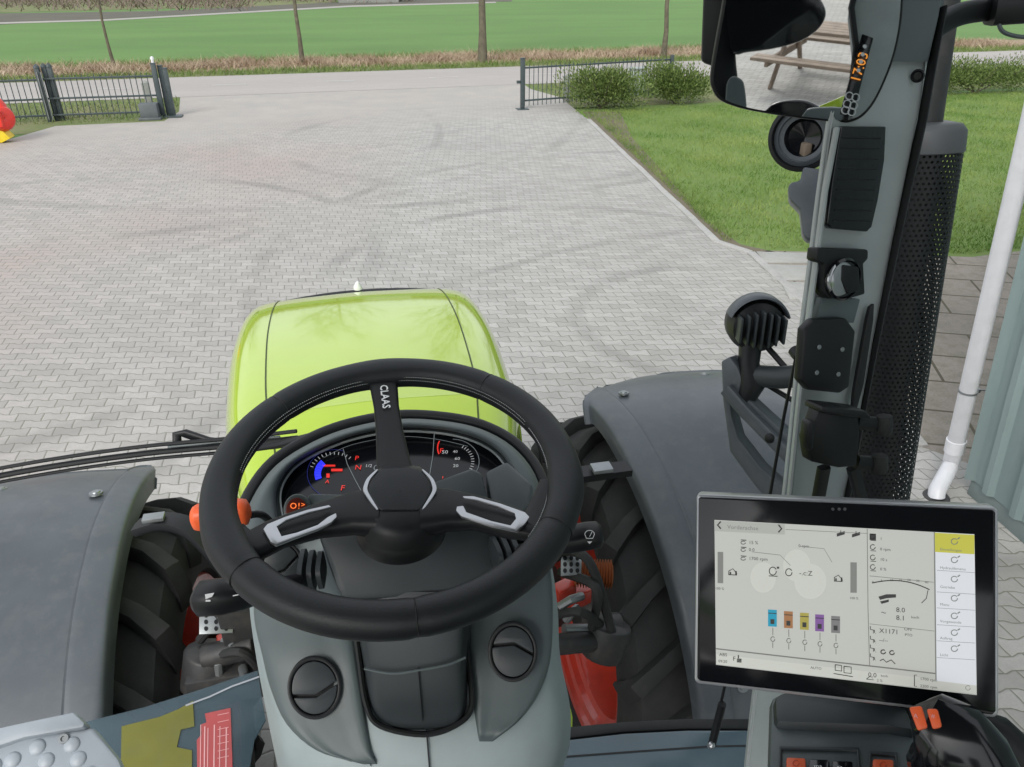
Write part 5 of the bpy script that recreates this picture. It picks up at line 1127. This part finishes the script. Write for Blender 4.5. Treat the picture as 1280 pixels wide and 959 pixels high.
# ================================================================== REAR VIEW MIRROR and what it shows
pm = P(1010, 80, 1.0)
d_in = ray(1010, 80).normalized(); az = R(180 + 14); dep = R(13.5)
d_out = Vector((math.sin(az) * math.cos(dep), math.cos(az) * math.cos(dep), -math.sin(dep)))
MN = (d_out - d_in).normalized(); MP = Plane(pm, MN)
mo = [(912, -60), (904, 0), (895, 50), (888, 95), (890, 112), (900, 126), (925, 136), (960, 143), (1000, 149), (1050, 154), (1066, 153), (1082, 144), (1098, 122), (1116, 80), (1126, 40), (1130, 0), (1132, -60), (1020, -90)]
mir = slab('rear_view_mirror', MP, mo, .022, 'black', T, off=0, sm=4, bevel=.004)
cxm, cym = 1010, 45
slab('mirror_face', MP, [(cxm + (x - cxm) * .965, cym + (y - cym) * .965) for x, y in mo], .002, 'mirror', mir, off=.0012, sm=4, bevel=0)
slab('visor_panel', Plane(P(890, 30, 1.12), C0 - P(890, 30, 1.12)), [(884, -80), (879, 0), (876, 78), (893, 84), (930, 84), (940, -80)], .02, 'black', T, bevel=.006)
def refl(v): return v - MN * (2 * (v - pm).dot(MN))
def reflground(x, y, z):
    """real spot at height z seen at picture point x, y through the mirror"""
    o_ = refl(C0); r_ = ray(x, y); r2 = r_ - MN * (2 * r_.dot(MN)); return o_ + r2 * ((z - o_.z) / r2.z)
# picnic table on the yard behind the tractor
q = reflground(1040, 70, .4); ctr = Vector((q.x, q.y, 0)); ang = math.atan2(-(q.x - pm.x), (q.y - pm.y)) + R(14)
pt = thing('picnic_table', 'weathered wooden picnic table on the yard, seen in the rear view mirror', 'picnic table', ctr)
ux = Vector((math.cos(ang), math.sin(ang), 0)); uy = Vector((-math.sin(ang), math.cos(ang), 0)); uz = Vector((0, 0, 1))
def tb(name, lst):
    mb = MB()
    for (x, y, z, sx_, sy2, sz_) in lst: mb.box(ctr + ux * x + uy * y + uz * z, (sx_, sy2, sz_), (ux, uy, uz))
    return mb.build(name, 'wood', pt, bevel=.006)
tb('table_top', [(0, -.32 + i * .16, .76, 1.8, .145, .045) for i in range(5)])
for s in (-1, 1):
    tb('bench', [(0, s * .78 + i * .15, .45, 1.8, .135, .045) for i in (-.5, .5)])
for s in (-1, 1):
    mb = MB(); c_ = ctr + ux * (s * .62)
    mb.sweep([c_ + uy * .68, c_ + uy * .2 + uz * .72], .05, .025, ux, n=8, e=6); mb.sweep([c_ - uy * .68, c_ - uy * .2 + uz * .72], .05, .025, ux, n=8, e=6); mb.box(c_ + uz * .4 + ux * .05, (.05, 1.75, .1), (ux, uy, uz)); mb.build('leg_frame', 'wood', pt, bevel=.005)

# cab roof, rear frame, driver's seat behind the camera
mb = MB(); mb.box((XM, -.22, 3.62), (1.56, 2.1, .16)); mb.build('cab_roof', 'pillard', T, bevel=.03)
for s in (-1, 1):
    mb = MB(); mb.sweep([(XM + s * .78, -1.2, 1.5), (XM + s * .78, -1.22, 3.56)], .05, .05, (0, 1, 0), n=12, e=4); mb.sweep([(XM + s * .8, -.25, 1.5), (XM + s * .78, -.3, 3.56)], .04, .035, (0, 1, 0), n=12, e=4); mb.build('rear_pillar', 'black', T)
mb = MB().box((XM, -.3, 1.48), (1.5, 1.7, .12)).box((XM, -1.2, 1.75), (1.5, .08, .55)); mb.build('cab_floor', 'dark', T, bevel=.02)
seat = MB().box((XM - .02, -.35, 1.86), (.5, .52, .14)).build('driver_seat', 'seat', T, bevel=.04)
mb = MB().box((XM - .02, -.66, 2.14), (.48, .13, .5)); mb.build('backrest', 'seat', seat, bevel=.05)
# rear wheels and rear fenders
for s in (-1, 1):
    e = bpy.data.objects.new('rear_wheel', None); COL.objects.link(e); c = Vector((XM + s * 1.0, -.9, .98)); e.location = c; e.parent = T; e.matrix_parent_inverse = world_of(T).inverted()
    mb = MB(); mb.lathe([(.5, -.28), (.6, -.32), (.8, -.33), (.92, -.29), (.95, -.15), (.955, 0), (.95, .15), (.92, .29), (.8, .33), (.6, .32), (.5, .28)], c, (1, 0, 0), 56); mb.build('tyre', 'rubber', e)
    mb = MB(); mb.lathe([(.0, .05), (.3, .06), (.46, -.02), (.52, .2), (.55, .28)], c, (s, 0, 0), 48); mb.build('rim', 'red', e)
    rows = []
    for a in range(-70, 71, 20): rows.append([Vector((XM + s * x, -.9 + (1.06 + dr) * math.sin(R(a)), .98 + (1.06 + dr) * math.cos(R(a)))) for x, dr in ((.76, -.04), (.78, 0), (1.0, .015), (1.25, 0), (1.28, -.05))])
    mb = MB(); patch(mb, rows, 4, .008); mb.build('rear_fender', 'gloss', T, smooth=50)
# right rear trim seen in the mirror, with its digital display
VP = lambda x, y, d: refl(P(x, y, d + 1.15))
def vslab(name, pts, d0, mat, parent, th=.02, dl=None, bevel=.003):
    A_ = [VP(x, y, d0) for x, y in pts]; n_ = (A_[1] - A_[0]).cross(A_[2] - A_[0]).normalized(); n_ = n_ if n_.dot(pm - A_[0]) > 0 else -n_
    return MB().prism(A_, -n_ * th).build(name, mat, parent, bevel=bevel), n_
o, n_ = vslab('rear_side_trim', [(1072, -40), (1062, 20), (1068, 80), (1058, 146), (1078, 150), (1110, 110), (1128, 60), (1140, -40)], 1.5, 'pillar', T)
mbx = MB(); mbx.sweep([VP(x, y, 1.49) for x, y in ((1076, -40), (1064, 10), (1070, 60), (1064, 110), (1056, 150))], .011, .008, n_, n=8); mbx.build('trim_gasket', 'navy', o)
od, n2 = vslab('clock_display', [(1078, 42), (1092, 47), (1066, 146), (1050, 142)], 1.46, 'gloss', o, .008)
mb = MB(); xo = VP(1089, 52, 1.455); xd = (VP(1070, 112, 1.455) - xo).normalized(); yd = n2.cross(xd).normalized()
text_into(mb, '17:03', VP(1074, 104, 1.455), -xd, -yd if False else (VP(1076, 60, 1.455) - VP(1084, 62, 1.455)).normalized(), .048); mb.build('clock_digits', glow('amber digits', (1, .35, .04), .55), od, smooth=0)
mb = MB()
for y in (58, 68, 77, 88): mb.lathe([(.0, .001), (.007, .0)], VP(1083 - (y - 50) * .26, y, 1.452), n2, 8)
for y in (122, 132, 140): mb.lathe([(.011, .002), (.014, .002), (.014, 0)], VP(1072 - (y - 112) * .27, y, 1.452), n2, 12); mb.lathe([(.011, .002), (.014, .002), (.014, 0)], VP(1064 - (y - 112) * .27, y - 2, 1.452), n2, 12)
mb.build('clock_dots', 'white', od)

# dark cab pieces seen in the mirror: roof pod, rear post, far seat wing
def vblob(name, pts, d0, mat, parent, th=.06, bevel=.012):
    P3 = cat_spline([VP(x, y, d0) for x, y in pts], 4, True); n_ = (VP(*pts[0], d0) - pm).normalized()
    return MB().prism(P3, n_ * th).build(name, mat, parent, bevel=bevel)
vblob('roof_pod', [(905, -40), (908, 20), (915, 66), (935, 66), (975, 60), (1005, 50), (1026, 34), (1033, 15), (1022, -8), (1000, -40)], 1.75, 'gloss', T)
vblob('rear_door_post', [(880, -60), (884, 60), (884, 140), (914, 140), (922, 100), (920, 70), (914, -60)], 1.78, 'black', T)
vblob('seat_wing', [(910, 150), (908, 110), (914, 96), (924, 97), (931, 108), (932, 150)], 1.7, 'mid', T, .04)
vblob('rear_lamp_hood', [(948, 152), (958, 136), (972, 127), (1000, 124), (1020, 130), (1034, 142), (1036, 156)], 1.9, 'gloss', T, .08)
vblob('side_console', [(1000, 160), (1006, 140), (1018, 134), (1060, 136), (1064, 160)], 1.85, 'mid', T, .05)
vblob('lime_corner', [(1022, 134), (1040, 126), (1060, 119), (1062, 136), (1030, 137)], 2.0, 'lime', T, .05, .005)

slab('frame_cover', Plane(P(706, 880, 1.75), (C0 - P(706, 880, 1.75)).normalized() + Vector((.5, 0, 0))), [(690, 826), (700, 845), (713, 880), (717, 896), (716, 935), (690, 935)], .03, 'lime', T, bevel=.006)
